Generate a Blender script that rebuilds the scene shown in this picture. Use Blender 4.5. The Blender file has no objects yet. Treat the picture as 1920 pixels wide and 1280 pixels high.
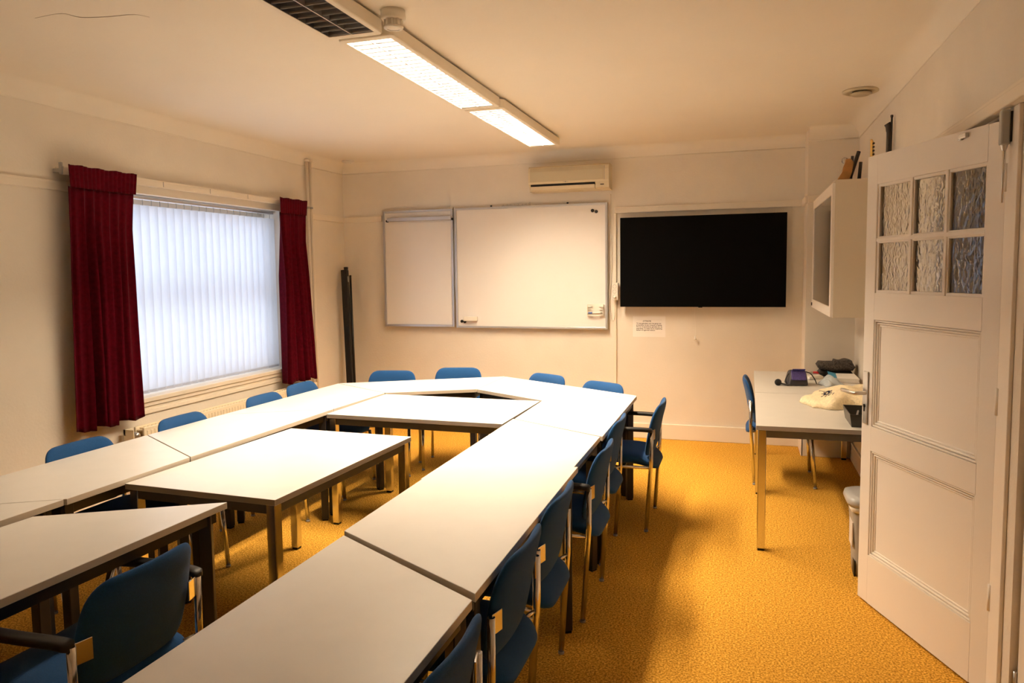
import bpy, bmesh, math, random
from mathutils import Vector, Matrix
random.seed(7)
PI = math.pi
scn = bpy.context.scene
COL = scn.collection

# ------------------------------------------------------------------ materials
MATS = {}
def mat(name, color, rough=0.6, metal=0.0, spec=0.5, noise=0.0, nscale=30.0, bump=0.0, bscale=200.0, sheen=0.0, emit=None, estr=0.0, trans=0.0, ior=1.45):
    m = bpy.data.materials.new(name); m.use_nodes = True
    nt = m.node_tree; b = nt.nodes['Principled BSDF']
    b.inputs['Base Color'].default_value = (*color, 1)
    b.inputs['Roughness'].default_value = rough
    b.inputs['Metallic'].default_value = metal
    b.inputs['Specular IOR Level'].default_value = spec
    if sheen:
        b.inputs['Sheen Weight'].default_value = sheen
        b.inputs['Sheen Roughness'].default_value = 0.4
    if trans:
        b.inputs['Transmission Weight'].default_value = trans
        b.inputs['IOR'].default_value = ior
    if emit:
        b.inputs['Emission Color'].default_value = (*emit, 1)
        b.inputs['Emission Strength'].default_value = estr
    if noise or bump:
        tc = nt.nodes.new('ShaderNodeTexCoord')
        if noise:
            n = nt.nodes.new('ShaderNodeTexNoise'); n.inputs['Scale'].default_value = nscale; n.inputs['Detail'].default_value = 5
            nt.links.new(tc.outputs['Object'], n.inputs['Vector'])
            mp = nt.nodes.new('ShaderNodeMapRange'); mp.inputs[1].default_value = 0.3; mp.inputs[2].default_value = 0.7
            mp.inputs[3].default_value = 1 - noise; mp.inputs[4].default_value = 1 + noise
            nt.links.new(n.outputs['Fac'], mp.inputs[0])
            mx = nt.nodes.new('ShaderNodeMix'); mx.data_type = 'RGBA'; mx.blend_type = 'MULTIPLY'; mx.inputs[0].default_value = 1
            mx.inputs[6].default_value = (*color, 1)
            nt.links.new(mp.outputs[0], mx.inputs[7]); nt.links.new(mx.outputs[2], b.inputs['Base Color'])
        if bump:
            n2 = nt.nodes.new('ShaderNodeTexNoise'); n2.inputs['Scale'].default_value = bscale; n2.inputs['Detail'].default_value = 3
            nt.links.new(tc.outputs['Object'], n2.inputs['Vector'])
            bp = nt.nodes.new('ShaderNodeBump'); bp.inputs['Strength'].default_value = bump; bp.inputs['Distance'].default_value = 0.01
            nt.links.new(n2.outputs['Fac'], bp.inputs['Height']); nt.links.new(bp.outputs[0], b.inputs['Normal'])
    MATS[name] = m
    return m

wallm = mat('wall_paint', (0.77, 0.715, 0.63), 0.75, spec=0.25, noise=0.03, nscale=3, bump=0.12, bscale=60)
ceilm = mat('ceiling_paint', (0.84, 0.79, 0.70), 0.8, spec=0.2, noise=0.02, nscale=1.2, bump=0.1, bscale=30)
trimm = mat('trim_paint', (0.80, 0.73, 0.62), 0.4, spec=0.4, bump=0.03, bscale=80)
doorm = mat('door_paint', (0.84, 0.79, 0.73), 0.38, spec=0.4, bump=0.03, bscale=70)
lam = mat('laminate_top', (0.72, 0.705, 0.685), 0.33, spec=0.45, noise=0.02, nscale=8, bump=0.015, bscale=500)
lamg = mat('laminate_grey', (0.62, 0.59, 0.54), 0.4, spec=0.4, noise=0.02, nscale=8)
edge = mat('laminate_edge', (0.52, 0.46, 0.38), 0.5)
edged = mat('laminate_edge_grey', (0.36, 0.33, 0.30), 0.5)
underm = mat('shade_dark_underside', (0.10, 0.07, 0.045), 0.8)  # chipboard brown, darkened to deepen the shadows under the tables
darkf = mat('dark_frame_metal', (0.012, 0.010, 0.010), 0.42, metal=0.0, spec=0.5)
greyf = mat('grey_frame_metal', (0.16, 0.155, 0.15), 0.38, metal=0.6)
chrome = mat('chrome', (0.72, 0.70, 0.66), 0.16, metal=1.0)
alu = mat('aluminium', (0.62, 0.62, 0.64), 0.35, metal=0.85)
bluef = mat('blue_fabric', (0.012, 0.064, 0.19), 0.9, spec=0.15, noise=0.25, nscale=420, bump=0.35, bscale=600, sheen=0.15)
blackp = mat('black_plastic', (0.008, 0.007, 0.0065), 0.48, spec=0.35)
velvet = mat('red_velvet', (0.07, 0.001, 0.006), 0.9, spec=0.05, noise=0.25, nscale=40, sheen=0.04)
whitep = mat('white_plastic', (0.80, 0.76, 0.68), 0.4)
greyp = mat('grey_plastic', (0.36, 0.35, 0.33), 0.45)
acm = mat('cream_plastic', (0.66, 0.57, 0.40), 0.45)
acm2 = mat('beige_plastic', (0.52, 0.45, 0.31), 0.5)
board = mat('whiteboard_enamel', (0.84, 0.81, 0.78), 0.28, spec=0.5)
tvm = mat('tv_black', (0.0025, 0.0025, 0.0028), 0.5, spec=0.12)
paper = mat('white_paper', (0.86, 0.82, 0.77), 0.7)
ink = mat('dark_ink', (0.06, 0.045, 0.035), 0.8)
steelp = mat('satin_steel', (0.60, 0.57, 0.53), 0.32, metal=0.9)
radm = mat('radiator_enamel', (0.80, 0.70, 0.52), 0.35)
brass = mat('brass', (0.75, 0.52, 0.18), 0.25, metal=1.0)
wood = mat('brown_wood', (0.36, 0.17, 0.045), 0.4, noise=0.3, nscale=12)
dwood = mat('black_wood', (0.03, 0.022, 0.018), 0.3)
linen = mat('cream_cloth', (0.80, 0.68, 0.46), 0.9, spec=0.1, noise=0.12, nscale=60, bump=0.5, bscale=120)
redp = mat('red_plastic', (0.55, 0.02, 0.02), 0.4)
purple = mat('purple_fabric', (0.06, 0.045, 0.20), 0.7, noise=0.3, nscale=120)
bagcl = mat('clear_plastic', (0.62, 0.68, 0.72), 0.15, spec=0.6, trans=0.25)
bluep = mat('blue_print', (0.05, 0.28, 0.50), 0.4)
penb = mat('blue_pen', (0.03, 0.10, 0.42), 0.4)
speck = mat('speckled_black_cloth', (0.055, 0.045, 0.038), 0.9, noise=1.0, nscale=110, bump=0.5, bscale=160)
orange = mat('label_white', (0.82, 0.76, 0.70), 0.6)

# carpet
def carpet():
    m = bpy.data.materials.new('carpet'); m.use_nodes = True; nt = m.node_tree; b = nt.nodes['Principled BSDF']
    b.inputs['Roughness'].default_value = 0.95; b.inputs['Specular IOR Level'].default_value = 0.1
    tc = nt.nodes.new('ShaderNodeTexCoord')
    n = nt.nodes.new('ShaderNodeTexNoise'); n.inputs['Scale'].default_value = 115; n.inputs['Detail'].default_value = 5; n.inputs['Roughness'].default_value = 0.7
    nt.links.new(tc.outputs['Object'], n.inputs['Vector'])
    cr = nt.nodes.new('ShaderNodeValToRGB')
    e = cr.color_ramp.elements
    e[0].position = 0.38; e[0].color = (0.30, 0.135, 0.012, 1)
    e[1].position = 0.62; e[1].color = (0.96, 0.58, 0.11, 1)
    mid = cr.color_ramp.elements.new(0.5); mid.color = (0.68, 0.325, 0.035, 1)
    nt.links.new(n.outputs['Fac'], cr.inputs['Fac'])
    n3 = nt.nodes.new('ShaderNodeTexNoise'); n3.inputs['Scale'].default_value = 1.3; n3.inputs['Detail'].default_value = 3
    nt.links.new(tc.outputs['Object'], n3.inputs['Vector'])
    mp = nt.nodes.new('ShaderNodeMapRange'); mp.inputs[3].default_value = 0.9; mp.inputs[4].default_value = 1.1
    nt.links.new(n3.outputs['Fac'], mp.inputs[0])
    mx = nt.nodes.new('ShaderNodeMix'); mx.data_type = 'RGBA'; mx.blend_type = 'MULTIPLY'; mx.inputs[0].default_value = 1
    nt.links.new(cr.outputs[0], mx.inputs[6]); nt.links.new(mp.outputs[0], mx.inputs[7]); nt.links.new(mx.outputs[2], b.inputs['Base Color'])
    bp = nt.nodes.new('ShaderNodeBump'); bp.inputs['Strength'].default_value = 0.8; bp.inputs['Distance'].default_value = 0.008
    nt.links.new(n.outputs['Fac'], bp.inputs['Height']); nt.links.new(bp.outputs[0], b.inputs['Normal'])
    return m
carpetm = carpet()

def vane_mat():
    m = bpy.data.materials.new('blind_fabric'); m.use_nodes = True; nt = m.node_tree; nt.nodes.clear()
    o = nt.nodes.new('ShaderNodeOutputMaterial'); mx = nt.nodes.new('ShaderNodeMixShader')
    d = nt.nodes.new('ShaderNodeBsdfDiffuse'); t = nt.nodes.new('ShaderNodeBsdfTranslucent')
    tc = nt.nodes.new('ShaderNodeTexCoord'); n = nt.nodes.new('ShaderNodeTexNoise'); n.inputs['Scale'].default_value = 90; n.inputs['Detail'].default_value = 4
    sc_ = nt.nodes.new('ShaderNodeMapping'); sc_.inputs['Scale'].default_value = (1, 1, 0.1)
    nt.links.new(tc.outputs['Object'], sc_.inputs[0]); nt.links.new(sc_.outputs[0], n.inputs['Vector'])
    cr = nt.nodes.new('ShaderNodeValToRGB'); cr.color_ramp.elements[0].color = (0.70, 0.71, 0.74, 1); cr.color_ramp.elements[1].color = (0.80, 0.81, 0.84, 1)
    nt.links.new(n.outputs['Fac'], cr.inputs[0])
    nt.links.new(cr.outputs[0], d.inputs[0]); nt.links.new(cr.outputs[0], t.inputs[0])
    mx.inputs[0].default_value = 0.68
    nt.links.new(d.outputs[0], mx.inputs[1]); nt.links.new(t.outputs[0], mx.inputs[2]); nt.links.new(mx.outputs[0], o.inputs[0])
    return m
vanem = vane_mat()

def clear_glass():
    m = bpy.data.materials.new('window_glass'); m.use_nodes = True; nt = m.node_tree; nt.nodes.clear()
    o = nt.nodes.new('ShaderNodeOutputMaterial'); mx = nt.nodes.new('ShaderNodeMixShader')
    t = nt.nodes.new('ShaderNodeBsdfTransparent'); g = nt.nodes.new('ShaderNodeBsdfGlossy'); g.inputs['Roughness'].default_value = 0.02
    t.inputs[0].default_value = (0.95, 0.97, 0.97, 1)
    mx.inputs[0].default_value = 0.06
    nt.links.new(t.outputs[0], mx.inputs[1]); nt.links.new(g.outputs[0], mx.inputs[2]); nt.links.new(mx.outputs[0], o.inputs[0])
    return m
glassm = clear_glass()

def figured_glass():
    m = bpy.data.materials.new('figured_glass'); m.use_nodes = True; nt = m.node_tree; b = nt.nodes['Principled BSDF']
    b.inputs['Base Color'].default_value = (0.90, 0.92, 0.90, 1); b.inputs['Roughness'].default_value = 0.06
    b.inputs['Transmission Weight'].default_value = 1.0; b.inputs['IOR'].default_value = 1.62
    tc = nt.nodes.new('ShaderNodeTexCoord'); mp = nt.nodes.new('ShaderNodeMapping'); mp.inputs['Scale'].default_value = (1, 1, 0.6)
    n = nt.nodes.new('ShaderNodeTexNoise'); n.inputs['Scale'].default_value = 46; n.inputs['Detail'].default_value = 1.0
    n.inputs['Distortion'].default_value = 0.6
    nt.links.new(tc.outputs['Object'], mp.inputs[0]); nt.links.new(mp.outputs[0], n.inputs['Vector'])
    bp = nt.nodes.new('ShaderNodeBump'); bp.inputs['Strength'].default_value = 0.42; bp.inputs['Distance'].default_value = 0.008
    nt.links.new(n.outputs['Fac'], bp.inputs['Height']); nt.links.new(bp.outputs[0], b.inputs['Normal'])
    return m
figglass = figured_glass()

LAMP = (1.0, 0.80, 0.565)
LAMP_STR = 305.0
BLADE = 0.034
EMW = 0.075
lampm = mat('lit_lamp', (0.9, 0.9, 0.85), 0.5, emit=LAMP, estr=LAMP_STR)
reflm = mat('dark_louvre', (0.30, 0.30, 0.31), 0.28, metal=0.9)
litlouv = mat('lit_lamp_louvre', (0.14, 0.14, 0.14), 0.5)  # lit copy of the louvre, grey picked to glare white with little spill
lampbody = mat('lamp_enamel', (0.80, 0.74, 0.63), 0.4)

# ------------------------------------------------------------------ mesh helpers
def B(): return bmesh.new()
def box(bm, x0, x1, y0, y1, z0, z1, bev=0.0, seg=2, M=None, mi=0):
    t = bmesh.new()
    bmesh.ops.create_cube(t, size=1)
    for v in t.verts:
        v.co = Vector(((x0 + x1) / 2 + v.co.x * (x1 - x0), (y0 + y1) / 2 + v.co.y * (y1 - y0), (z0 + z1) / 2 + v.co.z * (z1 - z0)))
    if bev:
        bmesh.ops.bevel(t, geom=list(t.edges), offset=bev, segments=seg, profile=0.5, affect='EDGES')
    merge(bm, t, M, mi)
def merge(bm, t, M=None, mi=None):
    if M is not None: bmesh.ops.transform(t, matrix=M, verts=t.verts)
    vm = {}
    for v in t.verts: vm[v] = bm.verts.new(v.co)
    for f in t.faces:
        try:
            nf = bm.faces.new([vm[v] for v in f.verts]); nf.smooth = f.smooth
            nf.material_index = f.material_index if mi is None else mi
        except ValueError: pass
    t.free()
def tube(bm, pts, r, n=10, mi=0, caps=True):
    pts = [Vector(p) for p in pts]; rings = []
    rs = r if isinstance(r, (list, tuple)) else [r] * len(pts)
    prev = None
    for i, p in enumerate(pts):
        if i == 0: d = pts[1] - pts[0]
        elif i == len(pts) - 1: d = pts[-1] - pts[-2]
        else: d = (pts[i + 1] - p).normalized() + (p - pts[i - 1]).normalized()
        d.normalize()
        if prev is None:
            a = Vector((0, 0, 1)) if abs(d.z) < 0.9 else Vector((1, 0, 0))
            u = d.cross(a).normalized()
        else:
            u = prev - d * prev.dot(d); u.normalize()
        prev = u; w = d.cross(u)
        rings.append([bm.verts.new(p + (u * math.cos(2 * PI * k / n) + w * math.sin(2 * PI * k / n)) * rs[i]) for k in range(n)])
    for a, b in zip(rings, rings[1:]):
        for k in range(n):
            f = bm.faces.new([a[k], a[(k + 1) % n], b[(k + 1) % n], b[k]]); f.smooth = True; f.material_index = mi
    if caps:
        f = bm.faces.new(rings[0][::-1]); f.material_index = mi
        f = bm.faces.new(rings[-1]); f.material_index = mi
def smooth_path(pts, n=6):
    pts = [Vector(p) for p in pts]; out = []
    for i in range(len(pts) - 1):
        p0 = pts[max(i - 1, 0)]; p1 = pts[i]; p2 = pts[i + 1]; p3 = pts[min(i + 2, len(pts) - 1)]
        for k in range(n):
            t = k / n
            out.append(0.5 * ((2 * p1) + (p2 - p0) * t + (2 * p0 - 5 * p1 + 4 * p2 - p3) * t * t + (3 * p1 - p0 - 3 * p2 + p3) * t ** 3))
    out.append(pts[-1]); return out
def lathe(bm, prof, n=32, M=None, mi=0):
    t = bmesh.new(); rings = []
    for r, z in prof:
        if r < 1e-6: rings.append([t.verts.new((0, 0, z))])
        else: rings.append([t.verts.new((r * math.cos(2 * PI * k / n), r * math.sin(2 * PI * k / n), z)) for k in range(n)])
    for a, b in zip(rings, rings[1:]):
        for k in range(n):
            k2 = (k + 1) % n
            if len(a) == 1 and len(b) == 1: continue
            if len(a) == 1: f = t.faces.new([a[0], b[k2], b[k]])
            elif len(b) == 1: f = t.faces.new([a[k], a[k2], b[0]])
            else: f = t.faces.new([a[k], a[k2], b[k2], b[k]])
            f.smooth = True
    bmesh.ops.recalc_face_normals(t, faces=t.faces)
    merge(bm, t, M, mi)
def prism(bm, poly, z0, z1, mi_top=0, mi_side=0, bev=0.0, mi_bot=None):
    t = bmesh.new()
    lo = [t.verts.new((x, y, z0)) for x, y in poly]; hi = [t.verts.new((x, y, z1)) for x, y in poly]
    f = t.faces.new(hi); f.material_index = mi_top
    f = t.faces.new(lo[::-1]); f.material_index = mi_bot if mi_bot is not None else mi_side
    for i in range(len(poly)):
        j = (i + 1) % len(poly)
        f = t.faces.new([lo[i], lo[j], hi[j], hi[i]]); f.material_index = mi_side
    bmesh.ops.recalc_face_normals(t, faces=t.faces)
    if bev:
        es = [e for e in t.edges]
        bmesh.ops.bevel(t, geom=es, offset=bev, segments=2, profile=0.5, affect='EDGES')
    merge(bm, t)
def lens(bm, outline, T, fn, mi=0, seg=(1.0, 0.985, 0.94, 0.84, 0.65, 0.4, 0.18)):
    """soft cushion: outline [(u,v)], half thickness falls to 0 at the rim; fn(u,v,w)->xyz"""
    cu = sum(p[0] for p in outline) / len(outline); cv = sum(p[1] for p in outline) / len(outline)
    N = len(outline)
    def ring(s, sg):
        h = T / 2 * (max(0.0, 1 - s ** 6)) ** 0.5 * sg
        return [bm.verts.new(fn(cu + (u - cu) * s, cv + (v - cv) * s, h)) for u, v in outline]
    rim = ring(1.0, 0)
    for sg in (1, -1):
        prev = rim
        for s in seg[1:]:
            r = ring(s, sg)
            for k in range(N):
                k2 = (k + 1) % N
                q = [prev[k], prev[k2], r[k2], r[k]]
                f = bm.faces.new(q if sg > 0 else q[::-1]); f.smooth = True; f.material_index = mi
            prev = r
        c = bm.verts.new(fn(cu, cv, T / 2 * sg))
        for k in range(N):
            k2 = (k + 1) % N
            q = [prev[k], prev[k2], c]
            f = bm.faces.new(q if sg > 0 else q[::-1]); f.smooth = True; f.material_index = mi
def rrect(pts, r, n=6):
    """round the corners of a convex polygon; r single or list"""
    out = []; N = len(pts); rs = r if isinstance(r, (list, tuple)) else [r] * N
    for i in range(N):
        p = Vector(pts[i]); a = Vector(pts[i - 1]); b = Vector(pts[(i + 1) % N])
        da = (a - p); db = (b - p); ra = min(rs[i], da.length * 0.48, db.length * 0.48)
        s = p + da.normalized() * ra; e = p + db.normalized() * ra
        for k in range(n + 1):
            t = k / n
            out.append(tuple((1 - t) ** 2 * s + 2 * t * (1 - t) * p + t * t * e))
    return out
def resample(poly, step):
    out = []
    N = len(poly)
    for i in range(N):
        a = Vector(poly[i]); b = Vector(poly[(i + 1) % N]); L = (b - a).length
        k = max(1, int(L / step))
        for j in range(k): out.append(tuple(a.lerp(b, j / k)))
    return out
def obj(name, bm, mats, parent=None, normals=True):
    if normals: bmesh.ops.recalc_face_normals(bm, faces=bm.faces)
    me = bpy.data.meshes.new(name); bm.to_mesh(me); bm.free()
    for m in (mats if isinstance(mats, (list, tuple)) else [mats]): me.materials.append(m)
    o = bpy.data.objects.new(name, me); COL.objects.link(o)
    if parent: o.parent = parent
    return o
def thing(name, label, cat, loc=(0, 0, 0), rz=0.0, group=None, kind=None):
    o = bpy.data.objects.new(name, None); COL.objects.link(o); o.empty_display_size = 0.05
    o.location = loc; o.rotation_euler = (0, 0, rz)
    return tag(o, label, cat, group, kind)
def tag(o, label=None, cat=None, group=None, kind=None):
    if label: o['label'] = label
    if cat: o['category'] = cat
    if group: o['group'] = group
    if kind: o['kind'] = kind
    return o
def struct(name, bm, mats, label=None):
    o = obj(name, bm, mats); o['kind'] = 'structure'
    if label: o['label'] = label
    return o
def dup(root, label, group=None, loc=None, rz=None):
    r = root.copy(); COL.objects.link(r); r['label'] = label
    if group: r['group'] = group
    if loc is not None: r.location = loc
    if rz is not None: r.rotation_euler = (0, 0, rz)
    for ch in list(root.children):
        c = ch.copy(); COL.objects.link(c); c.parent = r
        for g in list(ch.children):
            d = g.copy(); COL.objects.link(d); d.parent = c
    return r

# ------------------------------------------------------------------ room shell
XL, XR, YB, ZC = -4.17, 0.905, 7.138, 2.82
YF = -1.3
PX, PY = 0.512, 6.79          # chimney breast
WY0, WY1, WZ0, WZ1 = 4.02, 5.975, 0.745, 2.235
DY0, DY1 = 3.085, 3.965      # doorway in the right wall, the leaf stands ajar in it

bm = B(); box(bm, XL - 0.3, 2.3, YF - 0.2, YB + 0.2, -0.1, 0.0); struct('floor', bm, carpetm, 'ochre yellow speckled carpet')
bm = B(); box(bm, XL - 0.3, 2.3, YF - 0.2, YB + 0.2, ZC, ZC + 0.1); struct('ceiling', bm, ceilm, 'cream painted ceiling')
bm = B(); box(bm, XL - 0.3, 2.3, YB, YB + 0.15, 0, ZC); struct('wall_back', bm, wallm)
bm = B(); box(bm, XL - 0.3, 2.3, YF - 0.15, YF, 0, ZC); struct('wall_front', bm, wallm)
bm = B()
box(bm, XL - 0.3, XL, YF, WY0, 0, ZC); box(bm, XL - 0.3, XL, WY1, YB, 0, ZC)
box(bm, XL - 0.3, XL, WY0, WY1, 0, WZ0); box(bm, XL - 0.3, XL, WY0, WY1, WZ1, ZC)
struct('wall_left', bm, wallm)
bm = B()
box(bm, XR, XR + 0.15, DY1, YB, 0, ZC); box(bm, XR, XR + 0.15, 2.878, DY0, 0, ZC); box(bm, XR, XR + 0.15, DY0, DY1, 2.175, ZC)
box(bm, XR, XR + 0.15, YF, 1.98, 0, ZC); box(bm, XR, XR + 0.15, 1.98, 2.878, 2.0, ZC)
struct('wall_right', bm, wallm)
bm = B(); box(bm, PX, XR, PY, YB, 0, ZC); struct('wall_pier', bm, wallm, 'shallow chimney pier in the back right corner')
bm = B(); box(bm, 2.0, 2.3, YF, YB, 0, ZC); struct('wall_hall', bm, wallm)

# cove between wall and ceiling (concave quarter), one mesh per run
def cove(name, p0, p1, inward, r=0.105):
    bm = B(); n = 10; rows = []
    for p in (p0, p1):
        row = []
        for k in range(n + 1):
            a = PI / 2 * k / n
            off = r * (1 - math.cos(a)) + 0.004; z = ZC - 0.105 + r * math.sin(a)
            row.append(bm.verts.new((p[0] + inward[0] * off, p[1] + inward[1] * off, min(z, ZC - 0.0005))))
        rows.append(row)
    for k in range(n):
        f = bm.faces.new([rows[0][k], rows[1][k], rows[1][k + 1], rows[0][k + 1]]); f.smooth = True
    # small bead at the foot, seen as a fine line
    a = Vector((*p0, ZC - 0.106)); b = Vector((*p1, ZC - 0.106)); iv = Vector((*inward, 0))
    tube(bm, [a + iv * 0.001, b + iv * 0.001], 0.005, 6)
    return struct(name, bm, ceilm)
cove('trim_1', (XL, YF), (XL, YB), (1, 0))
cove('trim_2', (XL, YB), (PX, YB), (0, -1))
cove('trim_3', (XR, YF), (XR, PY), (-1, 0))
cove('trim_4', (PX, PY), (XR, PY), (0, -1))
# picture rail
def rail(name, x0, x1, y0, y1):
    bm = B(); box(bm, x0, x1, y0, y1, 2.19, 2.238, 0.006); box(bm, min(x0, x1), max(x0, x1), y0, y1, 2.232, 2.25, 0.004)
    struct(name, bm, trimm)
rail('trim_5', XL, XL + 0.022, YF, 3.98)
rail('trim_6', XL, XL + 0.022, 6.02, YB)
rail('trim_7', XL, -3.70, YB - 0.022, YB)
rail('trim_8', -1.20, PX, YB - 0.022, YB)
rail('trim_9', PX - 0.022, PX, PY - 0.022, YB)
rail('trim_10', PX, XR, PY - 0.03, PY)
rail('trim_11', XR - 0.045, XR, YF, PY)
# baseboards
def base(name, x0, x1, y0, y1, h=0.15):
    bm = B(); box(bm, x0, x1, y0, y1, 0, h, 0.005); struct(name, bm, trimm)
base('baseboard_back', XL, PX, YB - 0.018, YB)
base('baseboard_left', XL, XL + 0.018, YF, YB)
base('baseboard_pier', PX - 0.018, XR, PY - 0.02, PY, 0.2)
base('baseboard_pier_side', PX - 0.02, PX, PY - 0.02, YB, 0.2)
base('baseboard_right', XR - 0.018, XR, 4.07, PY)

# door frame: casing on the room side and lining inside the doorway
bm = B()
box(bm, XR - 0.014, XR, DY0 - 0.13, DY0 - 0.012, 0, 2.19, 0.003)
box(bm, XR - 0.014, XR, DY1 + 0.012, DY1 + 0.10, 0, 2.19, 0.003)
box(bm, XR + 0.0, XR + 0.15, DY0 - 0.012, DY0 + 0.0, 0, 2.175); box(bm, XR + 0.05, XR + 0.15, DY0, DY0 + 0.018, 0, 2.175, 0.002)
box(bm, XR + 0.0, XR + 0.15, DY1 - 0.018, DY1, 0, 2.175, 0.002)
box(bm, XR + 0.0, XR + 0.15, DY0, DY1 - 0.018, 2.17, 2.185, 0.002)
struct('trim_12', bm, doorm, 'white painted casing around the doorway')
# closed cupboard door flush in the wall beside the doorway, at the right edge of the photo
d2 = thing('door_2', 'white closed door at the extreme right edge of the photo', 'door', (XR + 0.02, 2.862, 0), kind='structure')
bm = B(); box(bm, 0, 0.035, -0.86, 0, 0.01, 1.99, 0.003); obj('door_leaf', bm, doorm, d2)
bm = B(); tube(bm, [(-0.004, 0.004, 0.13), (-0.004, 0.004, 0.225)], 0.007, 10); obj('hinge', bm, steelp, d2)

# ------------------------------------------------------------------ window
w = thing('window_1', 'window behind the white vertical blind', 'window', (0, 0, 0), kind='structure')
bm = B(); fx0, fx1 = XL - 0.26, XL - 0.20
box(bm, fx0, fx1, WY0, WY0 + 0.06, WZ0, WZ1, 0.004); box(bm, fx0, fx1, WY1 - 0.06, WY1, WZ0, WZ1, 0.004)
box(bm, fx0, fx1, WY0 + 0.06, WY1 - 0.06, WZ1 - 0.08, WZ1, 0.004); box(bm, fx0, fx1, WY0 + 0.06, WY1 - 0.06, WZ0, WZ0 + 0.07, 0.004)
box(bm, fx0, fx1, WY0 + 0.06, WY1 - 0.06, 1.46, 1.53, 0.004)
obj('window_frame', bm, trimm, w)
for z0, z1 in ((WZ0 + 0.07, 1.46), (1.53, WZ1 - 0.08)):
    bm = B(); box(bm, fx0 + 0.025, fx0 + 0.031, WY0 + 0.06, WY1 - 0.06, z0, z1); obj('pane', bm, glassm, w)
bm = B()
box(bm, XL - 0.20, XL + 0.035, WY0 - 0.05, WY1 + 0.03, 0.722, 0.757, 0.006)
box(bm, XL, XL + 0.022, WY0 - 0.05, WY1 + 0.03, 0.69, 0.722, 0.004)
box(bm, XL, XL + 0.016, WY0 - 0.05, WY1 + 0.03, 0.635, 0.665, 0.004)
box(bm, XL, XL + 0.010, WY0 - 0.05, WY1 + 0.03, 0.66, 0.695)
obj('window_sill', bm, trimm, w)
bm = B()
box(bm, XL, XL + 0.012, WY0 - 0.03, WY1 + 0.02, WZ1, 2.30, 0.003)
obj('window_head', bm, trimm, w)

# vertical blind
bl = thing('vertical_blind', 'white vertical blind of fabric vanes filling the window', 'blind', (XL - 0.08, WY0, 0))
bm = B(); box(bm, -0.02, 0.02, 0.01, WY1 - WY0 - 0.01, 2.205, 2.228, 0.003); obj('head_rail', bm, alu, bl)
NV = 23
for i in range(NV):
    y = 0.045 + i * (WY1 - WY0 - 0.09) / (NV - 1)
    a = math.radians(24 + random.uniform(-5, 5)); wv = 0.0485
    bm = B(); rows = []
    nz = 8
    tw = random.uniform(-0.05, 0.05)
    for k in range(nz + 1):
        z = 0.768 + (2.165 - 0.768) * k / nz
        aa = a + tw * (1 - k / nz)
        row = []
        for j in range(5):
            s = -1 + j / 2
            bow = 0.004 * (1 - s * s)
            row.append(bm.verts.new((s * wv * math.sin(aa) + bow, y + s * wv * math.cos(aa), z)))
        rows.append(row)
    for r0, r1 in zip(rows, rows[1:]):
        for j in range(4):
            f = bm.faces.new([r0[j], r0[j + 1], r1[j + 1], r1[j]]); f.smooth = True
    vn = obj('vane', bm, vanem, bl)
    bm = B(); tube(bm, [(0.0, y, 2.207), (0.006, y - 0.004, 2.185), (0.0, y, 2.160)], 0.0022, 5); obj('hook', bm, greyp, vn)
    bm = B(); box(bm, -0.002, 0.002, y - 0.038, y + 0.038, 0.772, 0.792, 0, 1, Matrix.Translation((0, y, 0)) @ Matrix.Rotation(-a - tw, 4, 'Z') @ Matrix.Translation((0, -y, 0))); obj('bottom_weight', bm, vanem, vn)

# curtain rail board
cr = thing('curtain_rail', 'long white curtain rail board above the window', 'curtain rail', (XL, 0, 0))
bm = B(); box(bm, 0.0, 0.075, 3.62, 6.23, 2.325, 2.338, 0.002); box(bm, 0.062, 0.075, 3.62, 6.23, 2.287, 2.325, 0.002); obj('board', bm, trimm, cr)
bm = B(); box(bm, 0.062, 0.085, 3.594, 3.606, 2.285, 2.36, 0.002); box(bm, 0.0, 0.062, 3.606, 3.618, 2.30, 2.325); obj('end_bracket', bm, greyp, cr)
for y in (4.45, 4.95, 5.42):
    bm = B(); box(bm, 0.075, 0.0765, y, y + 0.006, 2.295, 2.332); obj('joint', bm, greyp, cr)

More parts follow.
